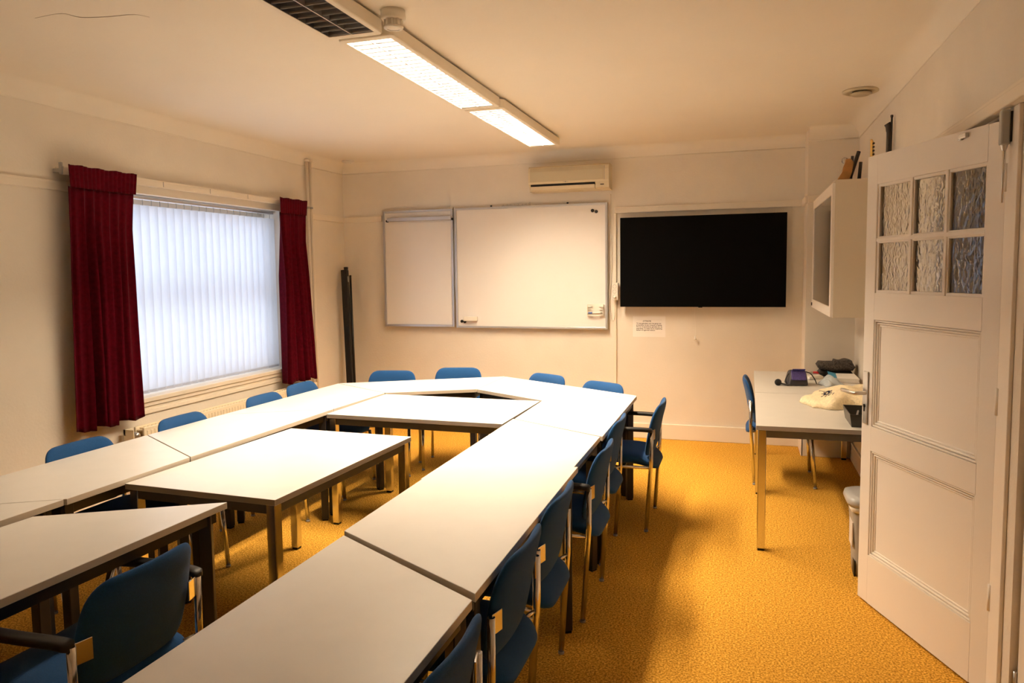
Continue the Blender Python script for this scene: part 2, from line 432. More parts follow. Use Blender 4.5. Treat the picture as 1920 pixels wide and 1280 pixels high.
def curtain(name, label, ty0, ty1, by0, by1, zt, zb, waist, seed, folds):
    rnd = random.Random(seed)
    root = thing(name, label, 'curtain', (XL + 0.115, 0, 0), group='red velvet curtains')
    NU, NZ = folds * 10, 44
    ph = [rnd.uniform(0, 6.28) for _ in range(5)]; fw = [rnd.uniform(0.75, 1.3) for _ in range(folds + 2)]
    cum = [0]
    for k in range(folds): cum.append(cum[-1] + fw[k])
    def fold(u):
        t = u * cum[-1]
        for k in range(folds):
            if t <= cum[k + 1] + 1e-9: return k, (t - cum[k]) / fw[k]
        return folds - 1, 1.0
    def P(u, z):
        h = (zt - z) / (zt - zb)
        k, f = fold(u)
        amp = 0.008 if h < 0.07 else 0.008 + 0.042 * min(1, (h - 0.07) / 0.35) * (0.7 + 0.5 * math.sin(k * 1.7 + ph[2] + 1.5 * h))
        if h < 0.07:
            y0 = ty0; y1 = ty1
        else:
            q = (h - 0.07) / 0.93
            k_ = min(1, q * 6)
            y0 = ty0 + (by0 - ty0) * q + (waist[0]) * k_ * (1 - q); y1 = ty1 + (by1 - ty1) * q - (waist[1]) * k_ * (1 - q)
        wob = math.sin(u * 9 + ph[0] + h * 2.2) * 0.008 * h
        x = amp * (0.55 + 0.45 * math.sin(k * 2.1 + ph[1])) * math.cos(2 * PI * f) + wob - 0.01 * math.sin(4 * u + ph[2]) * h
        y = y0 + (y1 - y0) * u + 0.006 * math.sin(2 * PI * f + ph[3]) * h + 0.012 * h * math.sin(3 * h + u * 7 + ph[4])
        zz = z + (0.012 * math.sin(u * 17 + ph[2]) * h * h)
        return (x, y, zz)
    bm = B(); grid = []
    for i in range(NZ + 1):
        z = zt - 0.135 - (zt - 0.135 - zb) * i / NZ
        grid.append([bm.verts.new(P(u / NU, z)) for u in range(NU + 1)])
    for a, b in zip(grid, grid[1:]):
        for k in range(NU):
            f = bm.faces.new([a[k], a[k + 1], b[k + 1], b[k]]); f.smooth = True
    o = obj('drape', bm, velvet, root); s = o.modifiers.new('s', 'SOLIDIFY'); s.thickness = 0.004
    bm = B(); grid = []
    for i in range(9):
        z = zt - 0.14 * i / 8
        row = []
        for u in range(NU + 1):
            x, y, zz = P(u / NU, zt)
            fl = 0.0
            edge_u = (u / NU - 0.5) * 2
            row.append(bm.verts.new((0.012 + 0.0035 * math.cos(u * 2 * PI / 5) + 0.006 * math.sin(u / NU * 7 + ph[0]) + 0.006 * (1 - i / 8), y + edge_u * 0.012 * (1 - i / 8), z + 0.003 * math.sin(u * 0.31 + ph[1]) * (1 - i / 8))))
        grid.append(row)
    for a, b in zip(grid, grid[1:]):
        for k in range(NU):
            f = bm.faces.new([a[k], a[k + 1], b[k + 1], b[k]]); f.smooth = True
    o = obj('pleated_heading', bm, velvet, root); s = o.modifiers.new('s', 'SOLIDIFY'); s.thickness = 0.005
    return root
curtain('curtain', 'wide dark red velvet curtain on the left of the window', 3.605, 4.125, 3.56, 4.105, 2.345, 0.645, (0.0, 0.03), 3, 8)
curtain('curtain', 'narrow dark red velvet curtain on the right of the window near the pipes', 5.805, 6.225, 5.80, 6.305, 2.345, 0.618, (0.0, 0.05), 9, 6)

# twin heating pipes
pp = thing('heating_pipe', 'thin white heating pipe rising beside the right curtain, nearer the window', 'pipe', (XL + 0.035, 6.405, 0), group='heating pipes')
bm = B(); tube(bm, [(0, 0, 0.0), (0, 0, 2.775)], 0.015, 12); obj('pipe_run', bm, trimm, pp)
bm = B(); lathe(bm, [(0.013, 0), (0.026, 0), (0.026, 0.02), (0.013, 0.024)], 20, Matrix.Translation((0, 0, 2.752))); obj('collar', bm, trimm, pp)
bm = B(); tube(bm, [(-0.034, 0, 2.30), (0.0, 0, 2.30)], 0.006, 8); tube(bm, [(0, 0, 2.29), (0, 0, 2.31)], 0.017, 12); obj('clip', bm, greyp, pp)
dup(pp, 'thin white heating pipe rising beside the right curtain, nearer the back wall', 'heating pipes', (XL + 0.035, 6.462, 0))

# radiator under window
rd = thing('radiator', 'low cream panel radiator under the window', 'radiator', (XL + 0.05, 3.99, 0))
bm = B(); L = 2.3
box(bm, 0.0, 0.02, 0.09, L, 0.12, 0.575, 0.006); box(bm, 0.075, 0.095, 0.09, L, 0.12, 0.575, 0.006)
for k in range(int(L / 0.035) - 3):
    y = 0.115 + k * 0.035
    box(bm, 0.093, 0.099, y, y + 0.018, 0.15, 0.55, 0.002)
obj('panel', bm, radm, rd)
bm = B(); box(bm, 0.02, 0.075, 0.10, L - 0.01, 0.545, 0.555)
for k in range(60):
    y = 0.12 + k * 0.036
    box(bm, 0.025, 0.07, y, y + 0.004, 0.552, 0.566)
obj('grille', bm, radm, rd)
bm = B()
tube(bm, [(0.045, 0.09, 0.525), (0.045, 0.03, 0.525)], 0.011, 12); tube(bm, [(0.045, 0.03, 0.545), (0.045, 0.03, 0.0)], 0.011, 12)
obj('valve_pipe', bm, steelp, rd)
bm = B(); lathe(bm, [(0, -0.028), (0.022, -0.028), (0.026, -0.01), (0.024, 0.02), (0.017, 0.03), (0, 0.031)], 20, Matrix.Translation((0.075, 0.03, 0.53)) @ Matrix.Rotation(PI / 2, 4, 'Y')); obj('valve_knob', bm, steelp, rd)
bm = B(); box(bm, 0.0, 0.09, 0.0, 0.006, 0.50, 0.575, 0.002); box(bm, 0.0, 0.02, 0.0, 0.07, 0.53, 0.575, 0.002); obj('bracket', bm, radm, rd)
for k in range(4):
    pass

# ------------------------------------------------------------------ tables
def inset(poly, d):
    N = len(poly); out = []
    for i in range(N):
        p = Vector(poly[i]); a = (Vector(poly[i - 1]) - p).normalized(); b = (Vector(poly[(i + 1) % N]) - p).normalized()
        ang = a.angle(b); out.append(tuple(p + (a + b).normalized() * d / math.sin(ang / 2)))
    return out
def table(label, poly, ztop=0.74, kind='trap', group=None, tm=None):
    cx = sum(p[0] for p in poly) / 4; cy = sum(p[1] for p in poly) / 4
    name = 'trapezoid_table' if kind == 'trap' else 'rectangular_table'
    t = thing(name, label, 'table', (cx, cy, 0), 0, group)
    P = [(x - cx, y - cy) for x, y in poly]
    area = sum(P[i][0] * P[(i + 1) % 4][1] - P[(i + 1) % 4][0] * P[i][1] for i in range(4))
    if area < 0: P = P[::-1]
    fm, lm, em = (darkf, darkf, edge) if kind == 'trap' else (greyf, chrome, edged)
    bm = B(); prism(bm, P, ztop - 0.026, ztop, 0, 1, 0.0015, 2); obj('tabletop', bm, [tm or lam, em, underm], t)
    z1 = ztop - 0.0262; z0 = z1 - 0.045
    a = inset(P, 0.022); b = inset(P, 0.047)
    bm = B()
    for i in range(4):
        j = (i + 1) % 4
        q = [a[i], a[j], b[j], b[i]]
        lo = [bm.verts.new((*p, z0)) for p in q]; hi = [bm.verts.new((*p, z1)) for p in q]
        bm.faces.new(hi); bm.faces.new(lo[::-1])
        for k in range(4):
            k2 = (k + 1) % 4; bm.faces.new([lo[k], lo[k2], hi[k2], hi[k]])
    obj('apron', bm, fm, t)
    lg = inset(P, 0.042 if kind == 'trap' else 0.034)
    hw = 0.0225
    for i, (x, y) in enumerate(lg):
        e = Vector(P[(i + 1) % 4]) - Vector(P[i]); rot = math.atan2(e.y, e.x)
        M = Matrix.Translation((x, y, 0)) @ Matrix.Rotation(rot, 4, 'Z')
        bm = B(); box(bm, -hw, hw, -hw, hw, 0.012, z1, 0.003, 1, M)
        lo = obj('leg', bm, lm, t)
        bm = B(); box(bm, -hw + 0.004, hw - 0.004, -hw + 0.004, hw - 0.004, 0.0, 0.012, 0, 1, M); obj('foot', bm, blackp, lo)
    return t
GT = None
T = {}
T['A'] = table('nearest trapezoid table of the open floor row, cut by the bottom edge', [(-1.308, 2.176), (-0.703, 1.826), (-0.703, 1.13), (-1.308, 0.78)], 0.738)
T['B'] = table('trapezoid table second from the front in the row along the open floor', [(-0.71, 3.214), (-1.318, 2.866), (-1.313, 2.188), (-0.70, 1.842)], 0.749)
T['C'] = table('trapezoid table third from the front in the row along the open floor', [(-0.734, 3.876), (-1.338, 4.226), (-1.338, 2.874), (-0.734, 3.222)])
T['E'] = table('trapezoid table at the far right corner, beside the armchair pulled out from it', [(-0.722, 5.228), (-1.330, 4.884), (-1.330, 4.236), (-0.722, 3.886)])
T['H'] = table('trapezoid table closing the far end on the right, under the television', [(-1.946, 5.95), (-1.950, 5.255), (-1.334, 4.892), (-0.726, 5.238)])
T['G'] = table('trapezoid table closing the far end on the left, under the flip chart panel', [(-3.176, 5.287), (-2.572, 4.940), (-1.958, 5.265), (-1.954, 5.962)])
T['L3'] = table('trapezoid table of the window row, beside the right-hand curtain', [(-3.178, 5.277), (-3.212, 3.916), (-2.608, 4.268), (-2.576, 4.930)])
T['L2'] = table('trapezoid table of the window row, along the middle of the blind', [(-3.213, 3.908), (-3.223, 3.292), (-2.617, 2.938), (-2.608, 4.258)])
T['L1'] = table('trapezoid table of the window row, in front of the left curtain and radiator valve', [(-3.223, 3.284), (-2.617, 2.930), (-2.617, 2.236), (-3.223, 1.886)])
T['L0'] = table('small visible corner of a trapezoid table at the left edge, nearest of the window row', [(-2.624, 2.226), (-2.632, 0.83), (-3.232, 1.18), (-3.228, 1.876)])
T['F'] = table('trapezoid table at lower left with a blue armchair facing its long edge', [(-1.952, 2.378), (-2.556, 2.034), (-2.584, 1.334), (-1.998, 0.98)], 0.738)
def rect(cx, cy, w, d, r):
    c, s = math.cos(math.radians(r)), math.sin(math.radians(r))
    return [(cx + c * x - s * y, cy + s * x + c * y) for x, y in ((-w / 2, -d / 2), (w / 2, -d / 2), (w / 2, d / 2), (-w / 2, d / 2))]
T['M'] = table('free-standing rectangular table with chrome legs in the middle of the table ring', rect(-2.193, 3.11, 0.80, 1.2, -2), 0.722, 'rect')
T['D'] = table('rectangular table bridging the two long rows near the far end', rect(-1.957, 4.495, 1.205, 0.80, -1.0), 0.736, 'rect')
T['S1'] = table('nearer grey side desk beside the door, holding the cream cloth', [(0.078, 4.378), (0.868, 4.392), (0.868, 5.576), (0.086, 5.572)], 0.74, 'rect', tm=lamg)
T['S2'] = table('farther grey side desk against the back wall pier, holding the headset pouch', [(0.086, 5.582), (0.868, 5.586), (0.868, 6.77), (0.095, 6.77)], 0.74, 'rect', tm=lamg)

# ------------------------------------------------------------------ chairs
def make_chair(arms, label):
    t = thing('armchair' if arms else 'conference_chair', label, 'chair')
    # seat: y forward
    out = resample(rrect([(-0.215, -0.262), (0.215, -0.262), (0.235, 0.235), (-0.235, 0.235)], [0.11, 0.11, 0.07, 0.07], 7), 0.04)
    def sf(u, v, w_):
        z = 0.444 + w_
        if v > 0.10: z -= ((v - 0.10) ** 2) * 1.1
        if v < -0.08: z -= ((v + 0.08) ** 2) * 1.7; w_ *= 1.0
        z += 0.25 * u * u * 0.5
        return (u, v, z)
    bm = B(); lens(bm, out, 0.075, sf); obj('seat', bm, bluef, t)
    out = resample(rrect([(-0.195, 0.462), (0.195, 0.462), (0.222, 0.62), (0.195, 0.795), (-0.195, 0.795), (-0.222, 0.62)], [0.06, 0.06, 0.1, 0.075, 0.075, 0.1], 7), 0.035)
    def bf(u, v, w_):
        y = -0.205 - (v - 0.46) * 0.20 + 0.62 * u * u + w_ - 0.10 * max(0, v - 0.7) 
        return (u, y, v)
    bm = B(); lens(bm, out, 0.042, bf); obj('backrest', bm, bluef, t)
    r = 0.0125
    for s in (-1, 1):
        bm = B(); tube(bm, [(s * 0.238, -0.195, 0.008), (s * 0.240, -0.226, 0.45), (s * 0.241, -0.228, 0.64)], r, 10); lo = obj('leg', bm, chrome, t)
        bm = B(); tube(bm, [(s * 0.238, -0.195, 0.0), (s * 0.238, -0.1955, 0.012)], r + 0.0005, 10); obj('foot', bm, greyp, lo)
        top = [(s * 0.238, 0.200, 0.40), (s * 0.24, 0.13, 0.635)] if arms else [(s * 0.238, 0.205, 0.40)]
        bm = B(); tube(bm, [(s * 0.236, 0.235, 0.008)] + top, r, 10); lo = obj('leg', bm, chrome, t)
        bm = B(); tube(bm, [(s * 0.236, 0.235, 0.0), (s * 0.236, 0.2348, 0.012)], r + 0.0005, 10); obj('foot', bm, greyp, lo)
        # bracket plate holding the back
        bm = B(); M = Matrix.Translation((s * 0.209, -0.2345, 0.612)) @ Matrix.Rotation(s * 0.26, 4, 'Z')
        box(bm, -0.026, 0.026, -0.003, 0.003, -0.032, 0.032, 0.0015, 1, M)
        bk = obj('bracket', bm, chrome, t)
        if arms:
            bm = B()
            path = smooth_path([(s * 0.246, -0.235, 0.640), (s * 0.252, -0.20, 0.650), (s * 0.262, -0.05, 0.652), (s * 0.258, 0.10, 0.648), (s * 0.246, 0.17, 0.636)], 5)
            rings = []
            for i, p in enumerate(path):
                k = min(1, 0.45 + min(i, len(path) - 1 - i) * 0.2)
                hw, hh = 0.023 * k, 0.013 * (0.6 + 0.4 * k)
                rings.append([bm.verts.new((p.x + hw * math.copysign(abs(math.cos(a)) ** 0.6, math.cos(a)), p.y, p.z + hh * math.copysign(abs(math.sin(a)) ** 0.6, math.sin(a)))) for a in [2 * PI * q / 14 for q in range(14)]])
            for a_, b_ in zip(rings, rings[1:]):
                for q in range(14):
                    f = bm.faces.new([a_[q], a_[(q + 1) % 14], b_[(q + 1) % 14], b_[q]]); f.smooth = True
            bm.faces.new(rings[0][::-1]); bm.faces.new(rings[-1])
            obj('armrest', bm, blackp, t)
    bm = B()
    for s in (-1, 1): tube(bm, [(s * 0.238, -0.220, 0.41), (s * 0.236, 0.206, 0.398)], 0.010, 8)
    tube(bm, [(-0.238, 0.19, 0.398), (0.238, 0.19, 0.398)], 0.009, 8)
    for s in (-1, 1): tube(bm, [(s * 0.238, -0.224, 0.44), (s * 0.185, -0.20, 0.435)], 0.008, 8)
    tube(bm, [(-0.238, -0.05, 0.404), (0.238, -0.05, 0.404)], 0.009, 8)
    obj('seat_frame', bm, chrome, t)
    return t
protoA = protoN = None
def chair(arms, x, y, face, label, group):
    """face: direction the sitter looks, degrees (0 = +x, 90 = +y)"""
    global protoA, protoN
    rz = math.radians(face - 90)
    if arms and protoA is None:
        protoA = make_chair(True, label); t = protoA
    elif not arms and protoN is None:
        protoN = make_chair(False, label); t = protoN
    else:
        return dup(protoA if arms else protoN, label, group, (x, y, 0), rz)
    t['group'] = group; t.location = (x, y, 0); t.rotation_euler = (0, 0, rz)
    return t
GR, GW, GE = 'blue chairs along the open floor side', 'blue chairs on the window side', 'blue chairs at the far end'
chair(True, -0.762, 4.77, 180, 'blue armchair at the far right corner, drawn out so its seat and both arms show', GR)
chair(False, -0.935, 4.17, 180, 'blue chair on the open floor side, next in front of the drawn-out armchair', GR)
chair(True, -0.895, 3.49, 180, 'blue chair with black armrest tucked at the third table of the open floor row', GR)
chair(False, -0.925, 2.71, 180, 'blue chair at the far half of the second table of the open floor row', GR)
chair(False, -0.915, 2.175, 180, 'blue chair at the near half of the second table, showing a steel bracket plate', GR)
chair(False, -0.885, 1.50, 180, 'blue chair back cut by the bottom edge beside the nearest table', GR)
chair(False, -3.00, 2.10, 0, 'blue chair cut by the left edge of the photo', GW)
chair(False, -3.00, 2.865, 0, 'blue chair under the left curtain', GW)
chair(False, -2.99, 3.58, 0, 'blue chair just to the right of the left curtain hem', GW)
chair(False, -2.98, 4.36, 0, 'blue chair under the right half of the window', GW)
chair(False, -3.03, 4.90, 0, 'blue chair under the right-hand curtain', GW)
chair(False, -2.845, 5.465, -77, 'blue chair below the narrow flip chart panel, right of the black case', GE)
chair(False, -2.35, 5.77, -77, 'blue chair below the seam between flip chart panel and large whiteboard', GE)
chair(False, -1.65, 5.56, -119, 'blue chair below the middle of the large whiteboard', GE)
chair(False, -1.13, 5.235, -120, 'blue chair in front of the cable duct, nearest the television', GE)
chair(True, -1.955, 1.70, 180, 'dark blue armchair seen from behind at lower left', 'blue armchair at the front')
chair(False, 0.29, 6.0, 0, 'blue chair seen edge-on at the side desk', 'chair at the side desk')

# ------------------------------------------------------------------ ceiling lamps
def lamp(label, x, y0, y1, lit, rz=0.0):
    L = y1 - y0; hw = 0.145
    t = thing('ceiling_lamp', label, 'lamp', (x, (y0 + y1) / 2, 0), rz, 'fluorescent ceiling lamps')
    zb = 2.745; zt = 2.805
    bm = B()
    outer = rrect([(-hw, -L / 2), (hw, -L / 2), (hw, L / 2), (-hw, L / 2)], 0.03, 5)
    n = len(outer)
    inner = [(max(-0.118, min(0.118, p[0])), max(-L / 2 + 0.045, min(L / 2 - 0.045, p[1]))) for p in outer]
    a = [bm.verts.new((*p, zt)) for p in outer]; b = [bm.verts.new((*p, zb + 0.004)) for p in outer]
    o2 = [(p[0] * 0.975, p[1] * 0.997) for p in outer]; c = [bm.verts.new((*p, zb)) for p in o2]
    d = [bm.verts.new((*p, zb)) for p in inner]; e = [bm.verts.new((*p, zb + 0.055)) for p in inner]
    for r0, r1 in ((a, b), (b, c), (c, d), (d, e)):
        for k in range(n):
            k2 = (k + 1) % n
            try: bm.faces.new([r0[k], r0[k2], r1[k2], r1[k]])
            except ValueError: pass
    bm.faces.new(a)
    bmesh.ops.remove_doubles(bm, verts=bm.verts, dist=1e-5)
    obj('housing', bm, lampbody, t)
    bm = B(); box(bm, -0.003, 0.003, -L / 2 + 0.046, L / 2 - 0.046, zb + 0.001, zb + 0.049); obj('divider', bm, alu, t)
    bm = B(); box(bm, -0.03, 0.03, -L / 2 + 0.25, -L / 2 + 0.31, zt, ZC + 0.0); box(bm, -0.03, 0.03, L / 2 - 0.31, L / 2 - 0.25, zt, ZC); obj('mount', bm, lampbody, t)
    for s in (-1, 1):
        x0, x1 = (0.004, 0.117) if s > 0 else (-0.117, -0.004)
        if lit:
            xc = (x0 + x1) / 2
            bm = B(); box(bm, xc - EMW / 2, xc + EMW / 2, -L / 2 + 0.047, L / 2 - 0.047, zb + 0.047, zb + 0.0495); obj('light_panel', bm, lampm, t)
        bm = B()
        box(bm, x0, x1, -L / 2 + 0.047, L / 2 - 0.047, zb + 0.050, zb + 0.054)
        xo = x0 if s < 0 else x1
        box(bm, min(xo, xo + s * 0.001), max(xo, xo + s * 0.001), -L / 2 + 0.047, L / 2 - 0.047, zb + 0.002, zb + 0.050)
        nb = int((L - 0.094) / 0.062)
        for kb in range(nb + 1):
            yy = -L / 2 + 0.048 + (L - 0.096) * kb / nb
            v = []
            for k in range(4):
                q = k / 3; zz = zb + 0.003 + BLADE * q; ww = 0.0012 + 0.0055 * q * q
                v.append((bm.verts.new((x0, yy - ww, zz)), bm.verts.new((x1, yy - ww, zz)), bm.verts.new((x1, yy + ww, zz)), bm.verts.new((x0, yy + ww, zz))))
            for p, q in zip(v, v[1:]):
                f = bm.faces.new([p[0], p[1], q[1], q[0]]); f.smooth = True
                f = bm.faces.new([p[2], p[3], q[3], q[2]]); f.smooth = True
            bm.faces.new(v[0]); bm.faces.new(v[-1])
        obj('louvre', bm, reflm if not lit else litlouv, t)
    return t
lamp('unlit ceiling lamp with dark louvres at the top edge of the photo', -1.752, 1.62, 3.165, False)
lamp('lit ceiling lamp in the middle of the row, next to the smoke detector', -1.722, 3.185, 4.79, True)
lamp('lit ceiling lamp at the far end of the row, above the air conditioner side', -1.708, 4.81, 6.42, True)

# smoke detector, vent, ceiling spot
sd = thing('smoke_detector', 'white round smoke detector beside the lamp row', 'smoke detector', (-1.525, 3.10, 0))
bm = B(); lathe(bm, [(0, 2.82), (0.054, 2.82), (0.056, 2.785), (0.050, 2.778), (0, 2.778)], 36); obj('base', bm, whitep, sd)
bm = B(); lathe(bm, [(0.034, 2.779), (0.036, 2.755), (0.033, 2.744), (0.02, 2.739), (0, 2.738)], 36)
for k in range(10):
    a = 2 * PI * k / 10; box(bm, 0.034, 0.044, -0.004, 0.004, 2.748, 2.779, 0.001, 1, Matrix.Rotation(a, 4, 'Z'))
lathe(bm, [(0.030, 2.750), (0.045, 2.750), (0.043, 2.742), (0.030, 2.740)], 36)
obj('sensor_head', bm, whitep, sd)
vt = thing('ceiling_vent', 'round beige air vent on the ceiling near the door wall', 'vent', (0.735, 5.50, ZC))
bm = B(); lathe(bm, [(0.0, 0), (0.115, 0), (0.115, -0.008), (0.10, -0.016), (0.085, -0.012), (0.075, -0.004), (0, -0.004)], 40); obj('rim', bm, greyp if False else acm2, vt)
bm = B(); lathe(bm, [(0, -0.004), (0.02, -0.006), (0.02, -0.016), (0.066, -0.018), (0.068, -0.024), (0.05, -0.034), (0, -0.037)], 40); obj('valve_disc', bm, acm2, vt)
sp = thing('ceiling_spot', 'small round white ceiling fitting in the far left corner', 'ceiling fitting', (-3.975, 6.93, ZC))
bm = B(); lathe(bm, [(0, 0), (0.062, 0), (0.062, -0.012), (0.045, -0.02), (0, -0.018)], 32); obj('ring', bm, whitep, sp)
bm = B(); lathe(bm, [(0, -0.0185), (0.032, -0.0185), (0.030, -0.026), (0, -0.028)], 32); obj('cap', bm, whitep, sp)

# ceiling crack: a lifted paint edge with real relief
bm = B()
tube(bm, smooth_path([(-3.10, 2.637, ZC - 0.0004), (-2.936, 2.631, ZC - 0.0008), (-2.899, 2.695, ZC - 0.0012), (-2.781, 2.73, ZC - 0.0014), (-2.647, 2.748, ZC - 0.001), (-2.606, 2.80, ZC - 0.0006)], 5), [0.0008] * 5 + [0.0014] * 16 + [0.0008] * 5, 5)
tag(obj('paint_crack', bm, mat('crack_shade', (0.40, 0.33, 0.26), 0.9)), 'thin curling crack in the ceiling paint at top left', 'crack')

# ------------------------------------------------------------------ air conditioner
ac = thing('air_conditioner', 'cream wall-mounted air conditioner above the whiteboard', 'air conditioner', (-2.015, YB, 0))
WAC = 0.79
def extr(bm, prof, x0, x1, mi=0):
    t = bmesh.new()
    a = [t.verts.new((x0, y, z)) for y, z in prof]; b = [t.verts.new((x1, y, z)) for y, z in prof]
    t.faces.new(a); t.faces.new(b[::-1])
    for i in range(len(prof)):
        j = (i + 1) % len(prof); t.faces.new([a[i], a[j], b[j], b[i]])
    bmesh.ops.recalc_face_normals(t, faces=t.faces); merge(bm, t, None, mi)
bm = B()
extr(bm, [(0, 2.655), (-0.15, 2.655), (-0.172, 2.64), (-0.182, 2.60), (-0.182, 2.50), (-0.176, 2.485), (-0.14, 2.465), (-0.14, 2.418), (0, 2.412)], 0.0, WAC)
obj('body', bm, acm, ac)
bm = B(); extr(bm, [(-0.178, 2.635), (-0.188, 2.60), (-0.189, 2.505), (-0.181, 2.505)], 0.018, WAC - 0.055); obj('front_panel', bm, acm2, ac)
bm = B(); extr(bm, [(-0.14, 2.474), (-0.172, 2.484), (-0.168, 2.462), (-0.14, 2.455)], 0.02, WAC - 0.135); obj('air_slot', bm, mat('slot_black', (0.004, 0.004, 0.004), 0.9), ac)
bm = B(); extr(bm, [(-0.14, 2.458), (-0.172, 2.461), (-0.165, 2.428), (-0.14, 2.42)], 0.022, WAC - 0.137); obj('flap', bm, acm, ac)
bm = B(); extr(bm, [(-0.14, 2.476), (-0.176, 2.484), (-0.17, 2.43), (-0.14, 2.422)], WAC - 0.13, WAC); obj('control_block', bm, acm, ac)
bm = B(); box(bm, WAC - 0.082, WAC - 0.048, -0.1785, -0.170, 2.452, 2.460); obj('display', bm, blackp, ac)
bm = B(); box(bm, 0.345, 0.40, -0.1895, -0.180, 2.4945, 2.4965); lathe(bm, [(0, 0), (0.006, 0), (0.006, 0.003), (0, 0.003)], 16, Matrix.Translation((0.372, -0.1865, 2.4955)) @ Matrix.Rotation(PI / 2, 4, 'X')); obj('emblem', bm, edged, ac)
bm = B(); extr(bm, [(-0.12, 2.64), (-0.183, 2.63), (-0.1835, 2.50), (-0.12, 2.49)], WAC - 0.046, WAC - 0.041); obj('side_seam', bm, edged, ac)

# ------------------------------------------------------------------ whiteboards
wb = thing('whiteboard', 'large white magnetic board in an aluminium frame', 'whiteboard', (-2.855, YB, 0))
W, z0, z1 = 1.592, 1.064, 2.298
bm = B(); box(bm, 0.02, W - 0.02, -0.034, -0.004, z0 + 0.02, z1 - 0.02); obj('writing_surface', bm, board, wb)
bm = B()
for x0, x1, a, b in ((0, 0.022, z0, z1), (W - 0.022, W, z0, z1)): box(bm, x0, x1, -0.046, -0.004, a, b, 0.003)
for a, b in ((z0, z0 + 0.022), (z1 - 0.022, z1)): box(bm, 0.022, W - 0.022, -0.046, -0.004, a, b, 0.003)
obj('frame', bm, alu, wb)
fp = thing('flip_panel', 'narrow white hinged flip chart panel left of the large board', 'flip chart panel', (-3.672, YB, 0))
bm = B(); box(bm, 0.02, 0.782, -0.042, -0.02, 1.095, 2.275); obj('writing_surface', bm, board, fp)
bm = B()
box(bm, 0, 0.022, -0.052, -0.01, 1.073, 2.298, 0.003); box(bm, 0.78, 0.802, -0.052, -0.01, 1.073, 2.298, 0.003)
box(bm, 0.022, 0.78, -0.052, -0.01, 1.073, 1.097, 0.003); box(bm, 0.022, 0.78, -0.052, -0.01, 2.276, 2.298, 0.003)
obj('frame', bm, alu, fp)
bm = B(); box(bm, 0.065, 0.795, -0.085, -0.043, 2.185, 2.222, 0.004); obj('paper_clamp', bm, alu, fp)
for x in (0.055, 0.796):
    bm = B(); box(bm, x, x + 0.012, -0.088, -0.043, 2.178, 2.20, 0.003); obj('clamp_end', bm, blackp, fp)
bm = B(); tube(bm, [(0.808, -0.03, 1.062), (0.808, -0.03, 2.312)], 0.006, 10); obj('hinge_rod', bm, alu, fp)
bm = B(); box(bm, -0.006, 0.002, -0.055, -0.01, 1.14, 1.24, 0.002); box(bm, -0.006, 0.002, -0.055, -0.01, 1.25, 1.26, 0.002); obj('latch', bm, alu, fp)
def disc(name, label, x, z, group, r=0.0165, y=YB - 0.0345):
    bm = B(); lathe(bm, [(0, 0), (r, 0), (r, 0.006), (r * 0.8, 0.009), (0, 0.009)], 24, Matrix.Translation((x, y, z)) @ Matrix.Rotation(PI / 2, 4, 'X'))
    tag(obj(name, bm, blackp), label, 'magnet', group)
disc('magnet', 'round dark magnet at the top right of the large board, the left of two', -1.410, 2.222, 'magnets on the board')
disc('magnet', 'round dark magnet at the top right of the large board, the right of two', -1.374, 2.212, 'magnets on the board')
disc('magnet', 'round dark magnet at the lower left of the large board, the left of two', -2.793, 1.133, 'magnets on the board', 0.0155)
disc('magnet', 'round dark magnet at the lower left of the large board, half under the eraser', -2.761, 1.128, 'magnets on the board', 0.0155)
er = thing('board_eraser', 'white board eraser stuck at the lower left of the large board', 'eraser', (-2.69, YB - 0.0345, 1.16), 0)
bm = B(); box(bm, -0.075, 0.075, -0.03, -0.012, -0.024, 0.024, 0.006); obj('grip', bm, whitep, er)
bm = B(); box(bm, -0.072, 0.072, -0.012, 0, -0.022, 0.022, 0.002); obj('felt', bm, greyp, er)
ph = thing('pen_holder', 'cream pen tray clipped at the lower right of the large board', 'pen holder', (-1.383, YB - 0.0345, 1.255))
bm = B(); box(bm, -0.08, 0.08, -0.006, 0, -0.055, 0.06, 0.002)
for s in (-1, 1):
    for k in range(4): box(bm, s * 0.057 - 0.022, s * 0.057 + 0.022, -0.022, -0.006, -0.052 + k * 0.028, -0.046 + k * 0.028, 0.001)
    box(bm, s * 0.08 - 0.002, s * 0.08 + 0.002, -0.024, 0, -0.055, 0.055, 0.001)
box(bm, -0.06, 0.06, -0.024, -0.02, -0.06, -0.045, 0.001)
obj('tray', bm, whitep, ph)
pen = thing('board_marker', 'white board marker with blue cap in the pen tray', 'marker', (-1.383, YB - 0.052, 1.228))
bm = B(); tube(bm, [(-0.03, 0, 0), (0.058, 0, 0)], 0.007, 12); obj('barrel', bm, whitep, pen)
bm = B(); tube(bm, [(-0.07, 0, 0), (-0.03, 0, 0)], [0.0075, 0.0085], 12); obj('cap', bm, penb, pen)
ru = thing('hook_strip', 'thin grey hook strip on top of the large board frame', 'hook strip', (-2.34, YB - 0.045, 2.2985))
bm = B(); box(bm, 0, 0.305, 0.0, 0.006, 0.0, 0.005)
for k in range(7): tube(bm, [(0.02 + k * 0.04, 0.003, 0.003), (0.02 + k * 0.04, -0.001, 0.014), (0.022 + k * 0.04, 0.003, 0.017)], 0.0018, 6)
tube(bm, [(0.298, 0.003, 0.003), (0.298, 0.003, 0.032)], 0.0028, 6); tube(bm, [(0.285, 0.003, 0.003), (0.285, 0.003, 0.024)], 0.002, 6)
obj('strip', bm, edged, ru)
